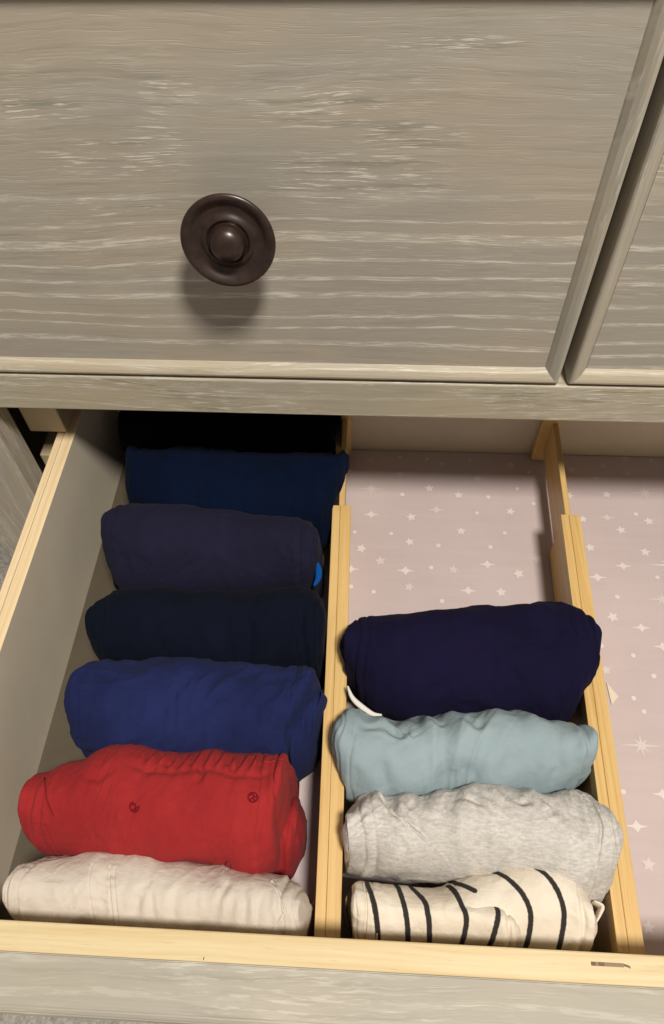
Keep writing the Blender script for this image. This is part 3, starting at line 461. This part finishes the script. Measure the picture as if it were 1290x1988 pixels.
  'I': [[[[0.02318,-0.15981],[0.03582,-0.16785],[0.04155,-0.15817]],0.0016,0.0018],[[[0.05149,-0.15571],[0.05555,-0.16046],[0.05796,-0.15631]],0.0012,0.0015],[[[0.06985,-0.15523],[0.07635,-0.16329],[0.08236,-0.15731]],0.0014,0.0018],[[[0.01928,-0.17965],[0.0262,-0.18877],[0.03026,-0.19645]],0.0015,0.0024],[[[0.00263,-0.17625],[0.01132,-0.18942],[0.01296,-0.19979]],0.0008,0.0024],[[[0.04633,-0.19315],[0.0681,-0.18562],[0.08418,-0.18624]],0.0008,0.0024],[[[0.08396,-0.18889],[0.09262,-0.18189],[0.09872,-0.17487]],0.001,0.0024],[[[0.11271,-0.17152],[0.11944,-0.18206],[0.11537,-0.19271]],0.0008,0.0024],[[[0.01059,-0.16466],[0.03024,-0.1624]],0.0008,0.0015],[[[0.12995,-0.16524],[0.12251,-0.17925]],0.0007,0.0021],[[[0.06031,-0.17924],[0.06225,-0.19504]],0.0006,0.0024]],
  'J': [[[[0.02213,-0.19267],[0.02805,-0.20091],[0.03147,-0.2083],[0.04046,-0.21647],[0.05043,-0.22552]],0.0024,0.0018],[[[0.06127,-0.19945],[0.07208,-0.20276],[0.08082,-0.20734]],0.0013,0.0012],[[[0.08941,-0.19821],[0.09545,-0.20297],[0.1021,-0.20143]],0.0012,0.0012],[[[0.03545,-0.19931],[0.0406,-0.20789]],0.0009,0.0015],[[[0.12678,-0.19555],[0.13154,-0.20162],[0.13241,-0.21354],[0.12957,-0.22634],[0.12311,-0.23768]],0.0015,0.00036],[[[0.04578,-0.2089],[0.05844,-0.21566]],0.0008,0.0015],[[[0.074,-0.21254],[0.09139,-0.21777]],0.0007,0.0015],[[[0.10254,-0.20883],[0.11592,-0.20455]],0.0007,0.0012],[[[0.01447,-0.20781],[0.01222,-0.22014]],0.0006,0.0018],[[[0.06969,-0.19908],[0.08253,-0.20229],[0.08989,-0.20694]],0.0009,0.0015],[[[0.105,-0.19878],[0.11452,-0.20535]],0.0009,0.0015]],
  'K2': [[[[0.01759,-0.24089],[0.0186,-0.25359],[0.0179,-0.26625]],0.0007,0.00039],[[[0.05693,-0.25395],[0.06454,-0.24757],[0.07055,-0.24859],[0.07474,-0.25735]],0.0008,0.0021],[[[0.02782,-0.24664],[0.0315,-0.25937]],0.0007,0.0018],[[[0.05241,-0.24551],[0.05482,-0.25828]],0.0007,0.0018]],
  'K': [[[[0.10623,-0.2312],[0.11717,-0.24197]],-0.0008,0.0024],[[[0.09089,-0.23419],[0.07548,-0.23943]],-0.0006,0.0018],[[[0.05284,-0.24494],[0.05527,-0.25785]],0.0007,0.0018],[[[0.11899,-0.24628],[0.11948,-0.25905]],0.0006,0.0015]],
  'E2': [[[[-0.00722,-0.1423],[-0.00836,-0.15903],[-0.01122,-0.17364]],0.0008,0.0009],[[[-0.01347,-0.14719],[-0.01482,-0.17095]],0.0008,0.0012]],
  'F2': [[[[-0.02225,-0.20324],[-0.0201,-0.21621],[-0.02213,-0.23133]],0.001,0.0009],[[[-0.0287,-0.20352],[-0.02624,-0.22158],[-0.02728,-0.23401]],0.0012,0.0009],[[[-0.01849,-0.20836],[-0.01733,-0.22369]],0.0006,0.0006]],
  'A': []},
'steps': {
  'J': [[[[0.02296,-0.19523],[0.02805,-0.20091],[0.03147,-0.2083],[0.04046,-0.21647],[0.04923,-0.22323]],-0.0022,0.00075]],
  'B': [[[[-0.0076,0.02246],[-0.00784,-0.0113],[-0.01117,-0.04064]],0.0009,0.00042]],
  'G': [[[[-0.02767,-0.24108],[-0.02301,-0.24783],[-0.01958,-0.25578],[-0.02531,-0.26288]],-0.0012,0.00045]],
  'H': [[[[0.1408,-0.08427],[0.13957,-0.10477],[0.13503,-0.12744],[0.12697,-0.15182]],-0.0008,0.00045]],
  'I': [[[[0.0325,-0.15971],[0.03861,-0.16773],[0.04133,-0.17182]],-0.0012,0.0012]]},
'ink': [[[-0.03738,-0.20671],[-0.03743,-0.20745],[-0.03773,-0.20811],[-0.03825,-0.20864],[-0.03893,-0.20897],[-0.0397,-0.20906],[-0.04047,-0.20891],[-0.04117,-0.20854],[-0.04171,-0.20798],[-0.04205,-0.20729],[-0.04213,-0.20655],[-0.04196,-0.20583],[-0.04155,-0.20522],[-0.04094,-0.20478],[-0.0402,-0.20457],[-0.03941,-0.20459],[-0.03866,-0.20486],[-0.03803,-0.20534],[-0.03759,-0.20598],[-0.03738,-0.20671]],[[-0.0417,-0.20602],[-0.0402,-0.20519],[-0.03898,-0.20665],[-0.03742,-0.20633]],[[-0.04117,-0.20826],[-0.03997,-0.2072],[-0.03852,-0.20839]],[[-0.09673,-0.21347],[-0.09679,-0.21451],[-0.09737,-0.21534],[-0.09835,-0.21576],[-0.0995,-0.21568],[-0.10055,-0.21513],[-0.10128,-0.21421],[-0.10151,-0.21315],[-0.10118,-0.21218],[-0.10037,-0.21153]],[[-0.10057,-0.21289],[-0.09909,-0.21233],[-0.09852,-0.2138],[-0.09699,-0.21348]],[[-0.09983,-0.2151],[-0.09863,-0.21455],[-0.09763,-0.2155]],[[-0.04999,-0.23508],[-0.05015,-0.23596],[-0.05082,-0.23658],[-0.05179,-0.23676],[-0.05274,-0.23642],[-0.05338,-0.23569],[-0.05351,-0.23479],[-0.05308,-0.234],[-0.05223,-0.23359]],[[-0.05883,-0.23709],[-0.05575,-0.23558],[-0.05286,-0.23452]],[[-0.05747,-0.23772],[-0.05458,-0.23667]]],
'stars': {
  'burst': [[0.01746,0.05334],[0.23403,0.0568],[0.191,-0.14494],[0.2269,-0.03909]],
  'star': [[0.06388,0.05549],[0.08687,0.04958],[0.04907,0.02664],[0.08696,0.01494],[0.04754,0.00357],[0.01105,-0.00383],[0.12692,-0.02155],[0.11278,-0.03763],[0.12632,0.03485],[0.17391,0.05213],[0.20352,0.05419],[0.18127,0.02946],[0.20852,0.02034],[0.23119,0.02932],[0.18263,0.00347],[0.22271,0.00084],[0.18911,-0.05453]],
  'fstar': [[0.02549,-0.01426],[0.07936,-0.01983],[0.0466,-0.03591],[0.1308,0.08175],[0.01654,0.08337],[0.14193,-0.00808],[0.20562,0.08322],[0.22541,0.09208],[0.17931,0.07854],[0.17759,-0.09472],[0.18136,-0.21367],[0.1748,-0.24566]],
  'dot': [[0.04248,0.04853],[0.11027,0.04835],[0.13376,0.05741],[0.10028,0.03243],[0.03352,0.01061],[0.00556,0.01101],[0.0692,0.00111],[0.12008,0.01425],[0.10813,0.00116],[0.06315,-0.01867],[0.0209,-0.04075],[0.06997,-0.04645],[0.0407,0.08751],[0.06311,0.08605],[0.07517,0.0815],[0.09806,0.08557],[0.145,0.07467],[0.1451,0.043],[0.00439,-0.0371],[0.22274,0.03584],[0.22717,-0.02079],[0.19526,-0.03823],[0.24582,0.09057],[0.19776,-0.08346],[0.20848,-0.09784],[0.19222,-0.11387],[0.19707,-0.12268],[0.17749,-0.07705],[0.1745,-0.17378]],
  'spark': [[0.01789,0.02798],[0.04414,-0.02205],[0.10463,-0.01442],[0.08922,-0.03726],[0.00389,-0.02224],[0.20409,-0.01201],[0.18369,-0.02245],[0.2075,-0.0622],[0.21925,-0.07614],[0.19802,-0.17425],[0.17867,-0.19325]],
  'fspark': [[0.06885,0.03428],[0.04058,0.06948],[0.10306,0.06683],[0.20003,0.0316],[0.22369,0.07631],[0.19737,0.07062]]},
'scrap': [[0.17613,-0.10404],[0.18218,-0.11339],[0.17684,-0.11921]],
'tag': [[0.00555,-0.13803],[0.00829,-0.14413],[0.01298,-0.14853],[0.02025,-0.15305],[0.02549,-0.15343]],
'blue': [[-0.0173,-0.0521],[-0.01637,-0.0564],[-0.01631,-0.06301],[-0.01864,-0.06847]],
'Ktip': [[0.13081,-0.24192],[0.13481,-0.24378],[0.13352,-0.247],[0.13023,-0.25183]]
}

# ------------------------------------------------------------------ liner paper with printed stars
liner = empty('drawer_liner', (0.12, -0.08, ZB), 'dusty pink paper liner printed with white stars on the drawer bottom', 'drawer liner')
gx, gy = 60, 40
vs = [(-0.1480 + 0.5745 * i / gx, -0.2658 + 0.3600 * j / gy, ZB) for j in range(gy + 1) for i in range(gx + 1)]
fs = [(j * (gx + 1) + i, j * (gx + 1) + i + 1, (j + 1) * (gx + 1) + i + 1, (j + 1) * (gx + 1) + i) for j in range(gy) for i in range(gx)]
link('paper_sheet', from_py('paper_sheet', vs, fs), M['liner'], liner)
rr = random.Random(11)
def star_ring(cx, cy, kind, s):
    pts = []
    if kind == 'star':
        rot = rr.uniform(-.35, .35)
        for i in range(10):
            r = s * (1 if i % 2 == 0 else .48); a = math.pi / 2 + rot + i * math.pi / 5; pts.append((cx + r * math.cos(a), cy + r * math.sin(a)))
    elif kind == 'dot':
        for i in range(12):
            a = i * math.pi / 6; pts.append((cx + s * math.cos(a), cy + s * math.sin(a)))
    elif kind == 'spark':
        for i in range(16):
            a = i * math.pi / 8
            r = [1.0, .36, .34, .38, .62, .38, .34, .36][i % 8] * s
            pts.append((cx + r * 1.15 * math.cos(a), cy + r * math.sin(a)))
    elif kind == 'burst':
        for i in range(16):
            a = i * math.pi / 8
            r = (1.0 if i % 8 == 0 else .62 if i % 8 == 4 else .50 if i % 2 == 0 else .17) * s
            pts.append((cx + r * math.cos(a), cy + r * math.sin(a)))
    return pts
rings = []; mi = []
placed = []
for k_, kind, s, m_ in [('burst', 'burst', .0122, 1), ('star', 'star', .0040, 0), ('fstar', 'star', .0041, 1), ('dot', 'dot', .0016, 0), ('spark', 'spark', .0060, 0), ('fspark', 'spark', .0056, 1)]:
    for (x, y) in DATA['stars'][k_]:
        rings.append(star_ring(x, y, kind, s * rr.uniform(.92, 1.08))); mi.append(m_); placed.append((x, y, s))
for t in range(900):     # the print goes on where the clothes hide it
    x = rr.uniform(-.138, .42); y = rr.uniform(-.258, .088)
    if .0 < x < .20 and y > -.10: continue
    if any((x - a) ** 2 + (y - b_) ** 2 < (.0115 + s_) ** 2 for a, b_, s_ in placed): continue
    kind, s, m_ = rr.choice([('star', .0048, 0), ('star', .0049, 1), ('dot', .0019, 0), ('dot', .0019, 0), ('spark', .0070, 0), ('spark', .0066, 1), ('burst', .0135, 0)])
    rings.append(star_ring(x, y, kind, s)); mi.append(m_); placed.append((x, y, s))
st = flat_poly('star_print', rings, ZB + 0.00025, [M['star'], M['star2']], liner, mi)
st['kind'] = 'stuff'
b = bmesh.new(); b.from_mesh(st.data); bmesh.ops.triangulate(b, faces=b.faces); b.to_mesh(st.data); b.free()

sc = DATA['scrap']
me = from_py('paper_scrap', [(x, y, z) for z in (ZB + .0006, ZB + .0011) for x, y in sc], [(0, 1, 2), (5, 4, 3), (0, 3, 4, 1), (1, 4, 5, 2), (2, 5, 3, 0)])
o = link('paper_scrap', me, M['cream_paper'], None, (sc[0][0], sc[0][1], ZB))
setp(o, label='small cream paper corner lying on the star liner beside the right divider', category='paper scrap')

# ------------------------------------------------------------------ bamboo dividers
def divider(xc0, rot, label, mat, y_thick):
    """xc0: centre at y=-0.1"""
    piv = (xc0, -0.1, 0)
    t = empty('drawer_divider', (xc0, -0.1, ZB), label, 'drawer divider', 'bamboo dividers splitting the drawer')
    def bx(nm, lo, hi, bev=.0006):
        return box(nm, (xc0 + lo[0], lo[1], lo[2]), (xc0 + hi[0], hi[1], hi[2]), mat, t, bev, rot, piv)
    yf = YI + .0035
    bx('top_rail', (-0.0065, yf, -0.1000), (-0.00105, y_thick, -0.0899), .0003)
    bx('top_rail', (-0.00095, yf, -0.1000), (0.0065, y_thick, -0.0898), .0003)
    bx('fixed_panel', (-0.0036, yf, -0.1392), (0.0036, y_thick - .0005, -0.1002), .0004)
    bx('sliding_panel', (-0.0021, y_thick - .030, -0.1290), (0.0021, 0.0862, -0.0945), .0005)
    bx('end_pad', (-0.0100, 0.0864, -0.1385), (0.0050, 0.0940, -0.0700), .001)
    return t
divider(-0.0022, -(-0.0135), 'middle bamboo divider running between the left and right rows of clothes', M['bamboo'], -0.0005)
divider(0.15175, -0.0307, 'right bamboo divider beside the empty strip of star liner', M['bamboo2'], -0.0030)

# ------------------------------------------------------------------ rolled clothes
rs = np.random.RandomState(7)
PERM = rs.permutation(512).astype(np.int64); PERM = np.concatenate([PERM, PERM, PERM]); VALS = rs.uniform(-1, 1, 512)
def vnoise(p):
    i = np.floor(p).astype(np.int64); f = p - i; u = f * f * f * (f * (f * 6 - 15) + 10); i &= 255
    def h(a, b, c): return VALS[PERM[PERM[PERM[a & 511] + (b & 255)] + (c & 255)] & 511]
    x, y, z = i[..., 0], i[..., 1], i[..., 2]; ux, uy, uz = u[..., 0], u[..., 1], u[..., 2]
    L = lambda a, b, t: a + (b - a) * t
    return L(L(L(h(x, y, z), h(x + 1, y, z), ux), L(h(x, y + 1, z), h(x + 1, y + 1, z), ux), uy), L(L(h(x, y, z + 1), h(x + 1, y, z + 1), ux), L(h(x, y + 1, z + 1), h(x + 1, y + 1, z + 1), ux), uy), uz)
def fbm(p, o=3):
    s = 0; a = 1.0
    for q in range(o): s = s + a * vnoise(p * 2 ** q + 17.3 * q); a *= .5
    return s
def seg_fade(X, Y, pl):
    n = len(pl) - 1; d = np.full(X.shape, 1e3); tt = np.zeros(X.shape)
    for q, ((ax, ay), (bx_, by)) in enumerate(zip(pl[:-1], pl[1:])):
        vx, vy = bx_ - ax, by - ay; L2 = vx * vx + vy * vy + 1e-12
        t = np.clip(((X - ax) * vx + (Y - ay) * vy) / L2, 0, 1)
        dd = np.hypot(X - ax - t * vx, Y - ay - t * vy); m = dd < d
        d = np.where(m, dd, d); tt = np.where(m, (q + t) / n, tt)
    return d, tt
def seg_dist(X, Y, pl):
    d = np.full(X.shape, 1e3)
    for (ax, ay), (bx_, by) in zip(pl[:-1], pl[1:]):
        vx, vy = bx_ - ax, by - ay; L2 = vx * vx + vy * vy + 1e-12
        t = np.clip(((X - ax) * vx + (Y - ay) * vy) / L2, 0, 1)
        d = np.minimum(d, np.hypot(X - ax - t * vx, Y - ay - t * vy))
    return d

RZ = 0.034
def roll_mesh(key, seed, amp=1.0, N=280, NR=170, lane=None, ink=None, gather=False, fine=1.0, scallop=0.0, reach=0.0, ends=1.0, trim=0.0):
    D = DATA['rolls'][key]; a = np.array(D['st']); zt = D['zt']; zc = zt - RZ; bot = zc - ZB - 0.0012
    L = a[-1, 0] - a[0, 0]
    uu = (a[:, 0] - a[0, 0]) / L
    t = np.linspace(0, 1, N); u = 0.5 - 0.5 * np.cos(np.pi * t); u = 0.35 * u + 0.65 * t
    uf = np.linspace(0, 1, 400); rf = np.interp(uf, uu, a[:, 2]); big = np.where(rf > .0055)[0]
    ua, ub = max(0, uf[big[0]] - .0010 / L) + trim / L, min(1, uf[big[-1]] + .0010 / L); uend = u.copy()
    u = ua + u * (ub - ua)
    x = a[0, 0] + u * L
    yc = np.interp(u, uu, a[:, 1]); ry = np.interp(u, uu, a[:, 2])
    k3 = np.array([.25, .5, .25])
    for _ in range(2):
        yc[1:-1] = np.convolve(yc, k3, 'valid'); ry[1:-1] = np.convolve(ry, k3, 'valid')
    yc = np.where(yc + ry > YB - .002, (YB - .002 + yc - ry) / 2, yc) if key == 'A' else yc
    cap = np.clip(np.minimum(uend, 1 - uend) * (ub - ua) * L / .0055, 0, 1)
    cap = np.sqrt(np.maximum(1 - (1 - cap) ** 2, .01))
    ry = np.maximum(ry, .0062) * cap
    th = np.linspace(0, 2 * np.pi, NR, endpoint=False)
    # denser on top
    th = th + 0.25 * np.cos(th)
    e = 2 / 1.92
    cs = np.sign(np.cos(th)) * np.abs(np.cos(th)) ** e; sn = np.sign(np.sin(th)) * np.abs(np.sin(th)) ** e
    w = np.minimum(1, ry / .012); rt = RZ * (.50 + .50 * w) * (.35 + .65 * cap)
    low_ = np.clip(-sn * 1.8 - .55, 0, 1)[None]
    rye = ry[:, None] + (np.maximum(ry, .7 * ry[N // 2]) - ry)[:, None] * low_
    Y = yc[:, None] + rye * cs[None]; Z = zc + np.where(sn > 0, sn * rt[:, None], sn * bot); X = np.repeat(x[:, None], NR, 1)
    P = np.stack([X, Y, Z], -1)
    du = np.gradient(P, axis=0); dv = np.roll(P, -1, 1) - np.roll(P, 1, 1)
    Nn = np.cross(du, dv); Nn /= np.linalg.norm(Nn, axis=-1, keepdims=True) + 1e-12
    c = np.stack([x, yc, np.full(N, zc)], -1)[:, None]
    sgn = np.sign(((P - c) * Nn)[..., 1:].sum(-1, keepdims=True)); sgn[sgn == 0] = 1
    Nn = Nn * np.sign(sgn.mean())
    edge = np.minimum(1, np.minimum(u, 1 - u) / .05)[:, None]
    o = seed * 13.7
    q = P + np.array([o, o, o])
    d = 0.0032 * fbm(q * np.array([24., 22., 22.]), 2)
    # long soft folds running round the roll
    rid = 1 - np.abs(fbm(q * np.array([55., 16., 16.]) + 1.6 * vnoise(q * 18.)[..., None], 2))
    d = d + 0.0020 * (rid - .6)
    rid2 = 1 - np.abs(fbm(q @ np.array([[.8, .6, 0], [-.6, .8, 0], [0, 0, 1.]]) * np.array([110., 34., 34.]) + 1.5 * vnoise(q * 30.)[..., None], 2))
    d = d + 0.0007 * (rid2 - .6) * fine
    d = d + 0.00016 * fbm(q * 330., 2) * fine
    d = d * amp * (.35 + .65 * edge)
    topm = np.clip(sn[None] * 3 + .9, 0, 1)
    for pl, dep, wd in DATA['creases'].get(key, []):
        dist, tt = seg_fade(X, Y, pl)
        hard = wd < .0007
        fade = 1.0 if hard else np.clip(np.minimum(tt, 1 - tt) / .38, 0, 1) ** .8
        if not hard: wd = wd * (1.25 + .5 * (1 - fade)); dist = dist + .0007 * vnoise(q * 120.)
        d = d - dep * fade * topm * (np.exp(-(dist / wd) ** 2) - .35 * np.exp(-((dist - 2.0 * wd) / (wd * .9)) ** 2))
    for pl, h, wd in DATA['steps'].get(key, []):
        dist, tt = seg_fade(X, Y, pl)
        sd = np.zeros(X.shape); best = np.full(X.shape, 1e3)
        for (ax, ay), (bx_, by) in zip(pl[:-1], pl[1:]):
            vx, vy = bx_ - ax, by - ay; Lg = math.hypot(vx, vy)
            t_ = np.clip(((X - ax) * vx + (Y - ay) * vy) / Lg ** 2, 0, 1); dd = np.hypot(X - ax - t_ * vx, Y - ay - t_ * vy)
            sg = np.sign(vx * (Y - ay) - vy * (X - ax)); m = dd < best
            sd = np.where(m, sg * dd, sd); best = np.where(m, dd, best)
        side = 1 / (1 + np.exp(-sd / wd * 3)) * np.exp(-np.maximum(sd, 0) / .016)
        fade = np.clip(np.minimum(tt + .05, 1.05 - tt) / .2, 0, 1)
        d = d + topm * fade * (h * side - .75 * h * np.exp(-((sd + wd * .8) / (wd * .8)) ** 2))
    if gather:
        g = np.exp(-((th[None] - .88) / .24) ** 2) * np.clip((u[:, None] - .42) / .06, 0, 1) * np.clip((.92 - u[:, None]) / .05, 0, 1)
        ph = x[:, None] * 2 * np.pi / .0062 + 2.4 * vnoise(q * 60.)
        d = d + .0013 * g * np.sin(ph) - .0010 * np.exp(-((th[None] - 1.18) / .07) ** 2) * np.clip((u[:, None] - .40) / .06, 0, 1) * np.clip((.93 - u[:, None]) / .05, 0, 1)
    if scallop:
        g = np.exp(-((th[None] - .75) / .5) ** 2) * np.clip(u[:, None] / .2, 0, 1) * np.clip((.8 - u[:, None]) / .1, 0, 1)
        d = d + scallop * g * np.sin(x[:, None] * 2 * np.pi / .0165 + 2.5 * vnoise(q * 22.))
    # folded layers showing as shallow steps near both ends
    if ends:
        for k_, (e0, sg_) in enumerate([(uend, 1), (1 - uend, -1)]):
            dd = e0[:, None] * L + .0035 * vnoise(q * 26. + 9 * k_) + .0012 * vnoise(q * 80.)
            for off, dep in ((.0042, .0008), (.0095, .0009), (.0150, .0005)):
                off = off * (1 + .3 * math.sin(seed * 3.1 + k_ * 2 + off * 900))
                d = d - ends * dep * topm * (np.exp(-((dd - off) / .0009) ** 2) - .55 * np.exp(-((dd - off - .0022) / .0018) ** 2))
    P = P + Nn * d[..., None]
    if reach:
        s = np.clip((P[..., 2] + .092) / -.020, 0, 1); xl_ = x[0]
        P[..., 0] -= reach * s * np.clip(1 - (P[..., 0] - xl_) / .03, 0, 1)
    if lane:
        l0 = lane[0](P[..., 1]) + .0008; l1 = lane[1](P[..., 1]) - .0008
        s = np.clip((P[..., 2] + .0830) / -.006, 0, 1)
        P[..., 0] += s * (np.clip(P[..., 0], l0, l1) - P[..., 0])
    P[..., 2] = np.maximum(P[..., 2], ZB + .0006)
    verts = P.reshape(-1, 3)
    i = np.arange(N - 1)[:, None] * NR; j = np.arange(NR)[None]; j2 = (j + 1) % NR
    quads = np.stack([i + j, i + NR + j, i + NR + j2, i + j2], -1).reshape(-1, 4)
    c0 = P[0].mean(0); c1 = P[-1].mean(0)
    verts = np.vstack([verts, c0, c1]); nv = N * NR
    faces = quads.tolist() + [(int(jj), int((jj + 1) % NR), nv) for jj in range(NR)] + [(int((N - 1) * NR + (jj + 1) % NR), int((N - 1) * NR + jj), nv + 1) for jj in range(NR)]
    me = bpy.data.meshes.new('cloth'); me.from_pydata(verts.tolist(), [], faces); me.update()
    b = bmesh.new(); b.from_mesh(me); bmesh.ops.recalc_face_normals(b, faces=b.faces); b.to_mesh(me); b.free()
    if ink:
        def curve(pl):
            pl = np.array(pl); o_ = []
            for i_ in range(len(pl) - 1):
                p0, p1, p2, p3 = pl[max(i_ - 1, 0)], pl[i_], pl[i_ + 1], pl[min(i_ + 2, len(pl) - 1)]
                for t_ in (0, .2, .4, .6, .8): o_.append(.5 * (2 * p1 + (p2 - p0) * t_ + (2 * p0 - 5 * p1 + 4 * p2 - p3) * t_ ** 2 + (3 * p1 - p0 - 3 * p2 + p3) * t_ ** 3))
            return [tuple(v_) for v_ in o_] + [tuple(pl[-1])]
        dist = np.full(len(verts), 1.0)
        for pl in map(curve, ink): dist = np.minimum(dist, seg_dist(verts[:, 0], verts[:, 1], pl))
        dist[verts[:, 2] < zc - .010] = 1.0
        at = me.attributes.new('ink_distance', 'FLOAT', 'POINT'); at.data.foreach_set('value', dist.astype(np.float32))
    return me

laneL = (lambda y: -0.1880 + 0 * y, lambda y: -0.0090 - (y + .1) * .0135)
laneR = (lambda y: 0.0045 - (y + .1) * .0135, lambda y: 0.1448 + (y + .1) * .0307)

def garment(name, key, mat, label, seed, group, cat, lane, parts=(), **kw):
    a = DATA['rolls'][key]['st']; mid = a[len(a) // 2]
    loc = (mid[0], mid[1], ZB)
    o = link(name, roll_mesh(key, seed, lane=lane, **kw), mat, None, loc, smooth=True)
    setp(o, label=label, category=cat, group=group)
    return o

GL = 'rolled clothes in the left row'; GR = 'rolled clothes in the right row'
A_ = garment('folded_garment', 'A', M['cA'], 'black rolled garment deepest in the dark at the back of the left row', 1, GL, 'folded garment', laneL, N=160, NR=110)
B_ = garment('folded_garment', 'B', M['cB'], 'midnight blue rolled garment whose right cuff hangs over the middle divider', 2, GL, 'folded garment', laneL, amp=.9)
C_ = garment('folded_garment', 'C', M['cC'], 'faded purplish navy roll with a bit of bright blue lining at its right end', 3, GL, 'folded garment', laneL, amp=.8)
D_ = garment('folded_garment', 'D', M['cD'], 'blue black rolled garment between the purplish navy roll and the royal blue roll', 4, GL, 'folded garment', laneL, amp=.9)
E_ = garment('folded_garment', 'E', M['cE'], 'royal navy blue rolled garment directly behind the red shorts', 5, GL, 'folded garment', laneL, amp=1.1)
o = link('inner_layer', roll_mesh('E2', 15, N=90, NR=110, amp=.7), M['cE'], E_, smooth=True)
F_ = garment('folded_shorts', 'F', M['cF'], 'bright red rolled shorts with a gathered waistband and small dark printed emblems', 6, GL, 'shorts', laneL, amp=.9, N=520, NR=300, ink=DATA['ink'], gather=True, trim=.0055)
o = link('inner_layer', roll_mesh('F2', 16, N=90, NR=110, amp=.7), M['cF'], F_, smooth=True)
at = o.data.attributes.new('ink_distance', 'FLOAT', 'POINT'); at.data.foreach_set('value', [1.0] * len(o.data.vertices))
G_ = garment('folded_trousers', 'G', M['cG'], 'beige cotton rolled trousers with seams lying against the front board', 7, GL, 'trousers', laneL, amp=.9, N=320, NR=180, trim=.004)
H_ = garment('folded_garment', 'H', M['cH'], 'very dark navy fat roll with a white waistband edge next to the empty star liner', 8, GR, 'folded garment', laneR, amp=.75)
I_ = garment('folded_garment', 'I', M['cI'], 'dusty pale teal rolled garment in front of the dark navy roll', 9, GR, 'folded garment', laneR, amp=1.0, fine=.7, scallop=.0016)
J_ = garment('folded_garment', 'J', M['cJ'], 'heather grey rolled sweat garment with a hem seam at its right end', 10, GR, 'folded garment', laneR, amp=1.0, N=360, NR=200, scallop=.0009)
K_ = garment('folded_garment', 'K', M['cK'], 'cream rolled knit garment with thin black stripes against the front board', 11, GR, 'folded garment', laneR, amp=.7, N=460, NR=200, ink=DATA['stripes'][2:5] + DATA['stripes'][6:])
o = link('front_fold', roll_mesh('K2', 21, N=420, NR=190, amp=.55, lane=laneR, ink=DATA['stripes'][:6], ends=.7), M['cK'], K_, smooth=True)

def strip(name, pl, z0, z1, wd, th, mat, parent):
    """curved tape following a polyline"""
    pts = [Vector((x, y, 0)) for x, y in pl]; dense = []
    for i in range(len(pts) - 1):
        p0 = pts[max(i - 1, 0)]; p1 = pts[i]; p2 = pts[i + 1]; p3 = pts[min(i + 2, len(pts) - 1)]
        for s in range(6):
            t = s / 6; dense.append(0.5 * ((2 * p1) + (-p0 + p2) * t + (2 * p0 - 5 * p1 + 4 * p2 - p3) * t * t + (-p0 + 3 * p1 - 3 * p2 + p3) * t ** 3))
    dense.append(pts[-1]); n_ = len(dense); vs = []; fs = []; m = 8
    for i, p in enumerate(dense):
        d = (dense[min(i + 1, n_ - 1)] - dense[max(i - 1, 0)]).normalized(); nn = Vector((-d.y, d.x, 0)); z = z0 + (z1 - z0) * i / (n_ - 1)
        sc_ = .25 + .75 * math.sin(math.pi * min(1, max(0, (i + .6) / n_)))
        for j in range(m):
            a = 2 * math.pi * j / m; vs.append((p + nn * wd * sc_ * math.cos(a) + Vector((0, 0, z + th * math.sin(a)))))
    for i in range(n_ - 1):
        for j in range(m): fs.append((i * m + j, i * m + (j + 1) % m, (i + 1) * m + (j + 1) % m, (i + 1) * m + j))
    fs.append(tuple(range(m))); fs.append(tuple(range((n_ - 1) * m, n_ * m))[::-1])
    me = from_py(name, vs, fs)
    at = me.attributes.new('ink_distance', 'FLOAT', 'POINT'); at.data.foreach_set('value', [1.0] * len(vs))
    return link(name, me, mat, parent, smooth=True)
strip('waistband', DATA['tag'], -0.080, -0.082, .0017, .0012, M['white'], H_)
strip('lining', DATA['blue'], -0.084, -0.086, .0022, .0010, M['blue'], C_)
strip('loose_corner', DATA['Ktip'], -0.088, -0.090, .0012, .005, M['cK'], K_)

# pine edge on the top of the side boards
for o in od.children:
    if o.name.startswith('side_panel'):
        zmax = max(v.co.z for v in o.data.vertices)
        for f in o.data.polygons:
            if f.center.z > zmax - 0.0006: f.material_index = 1
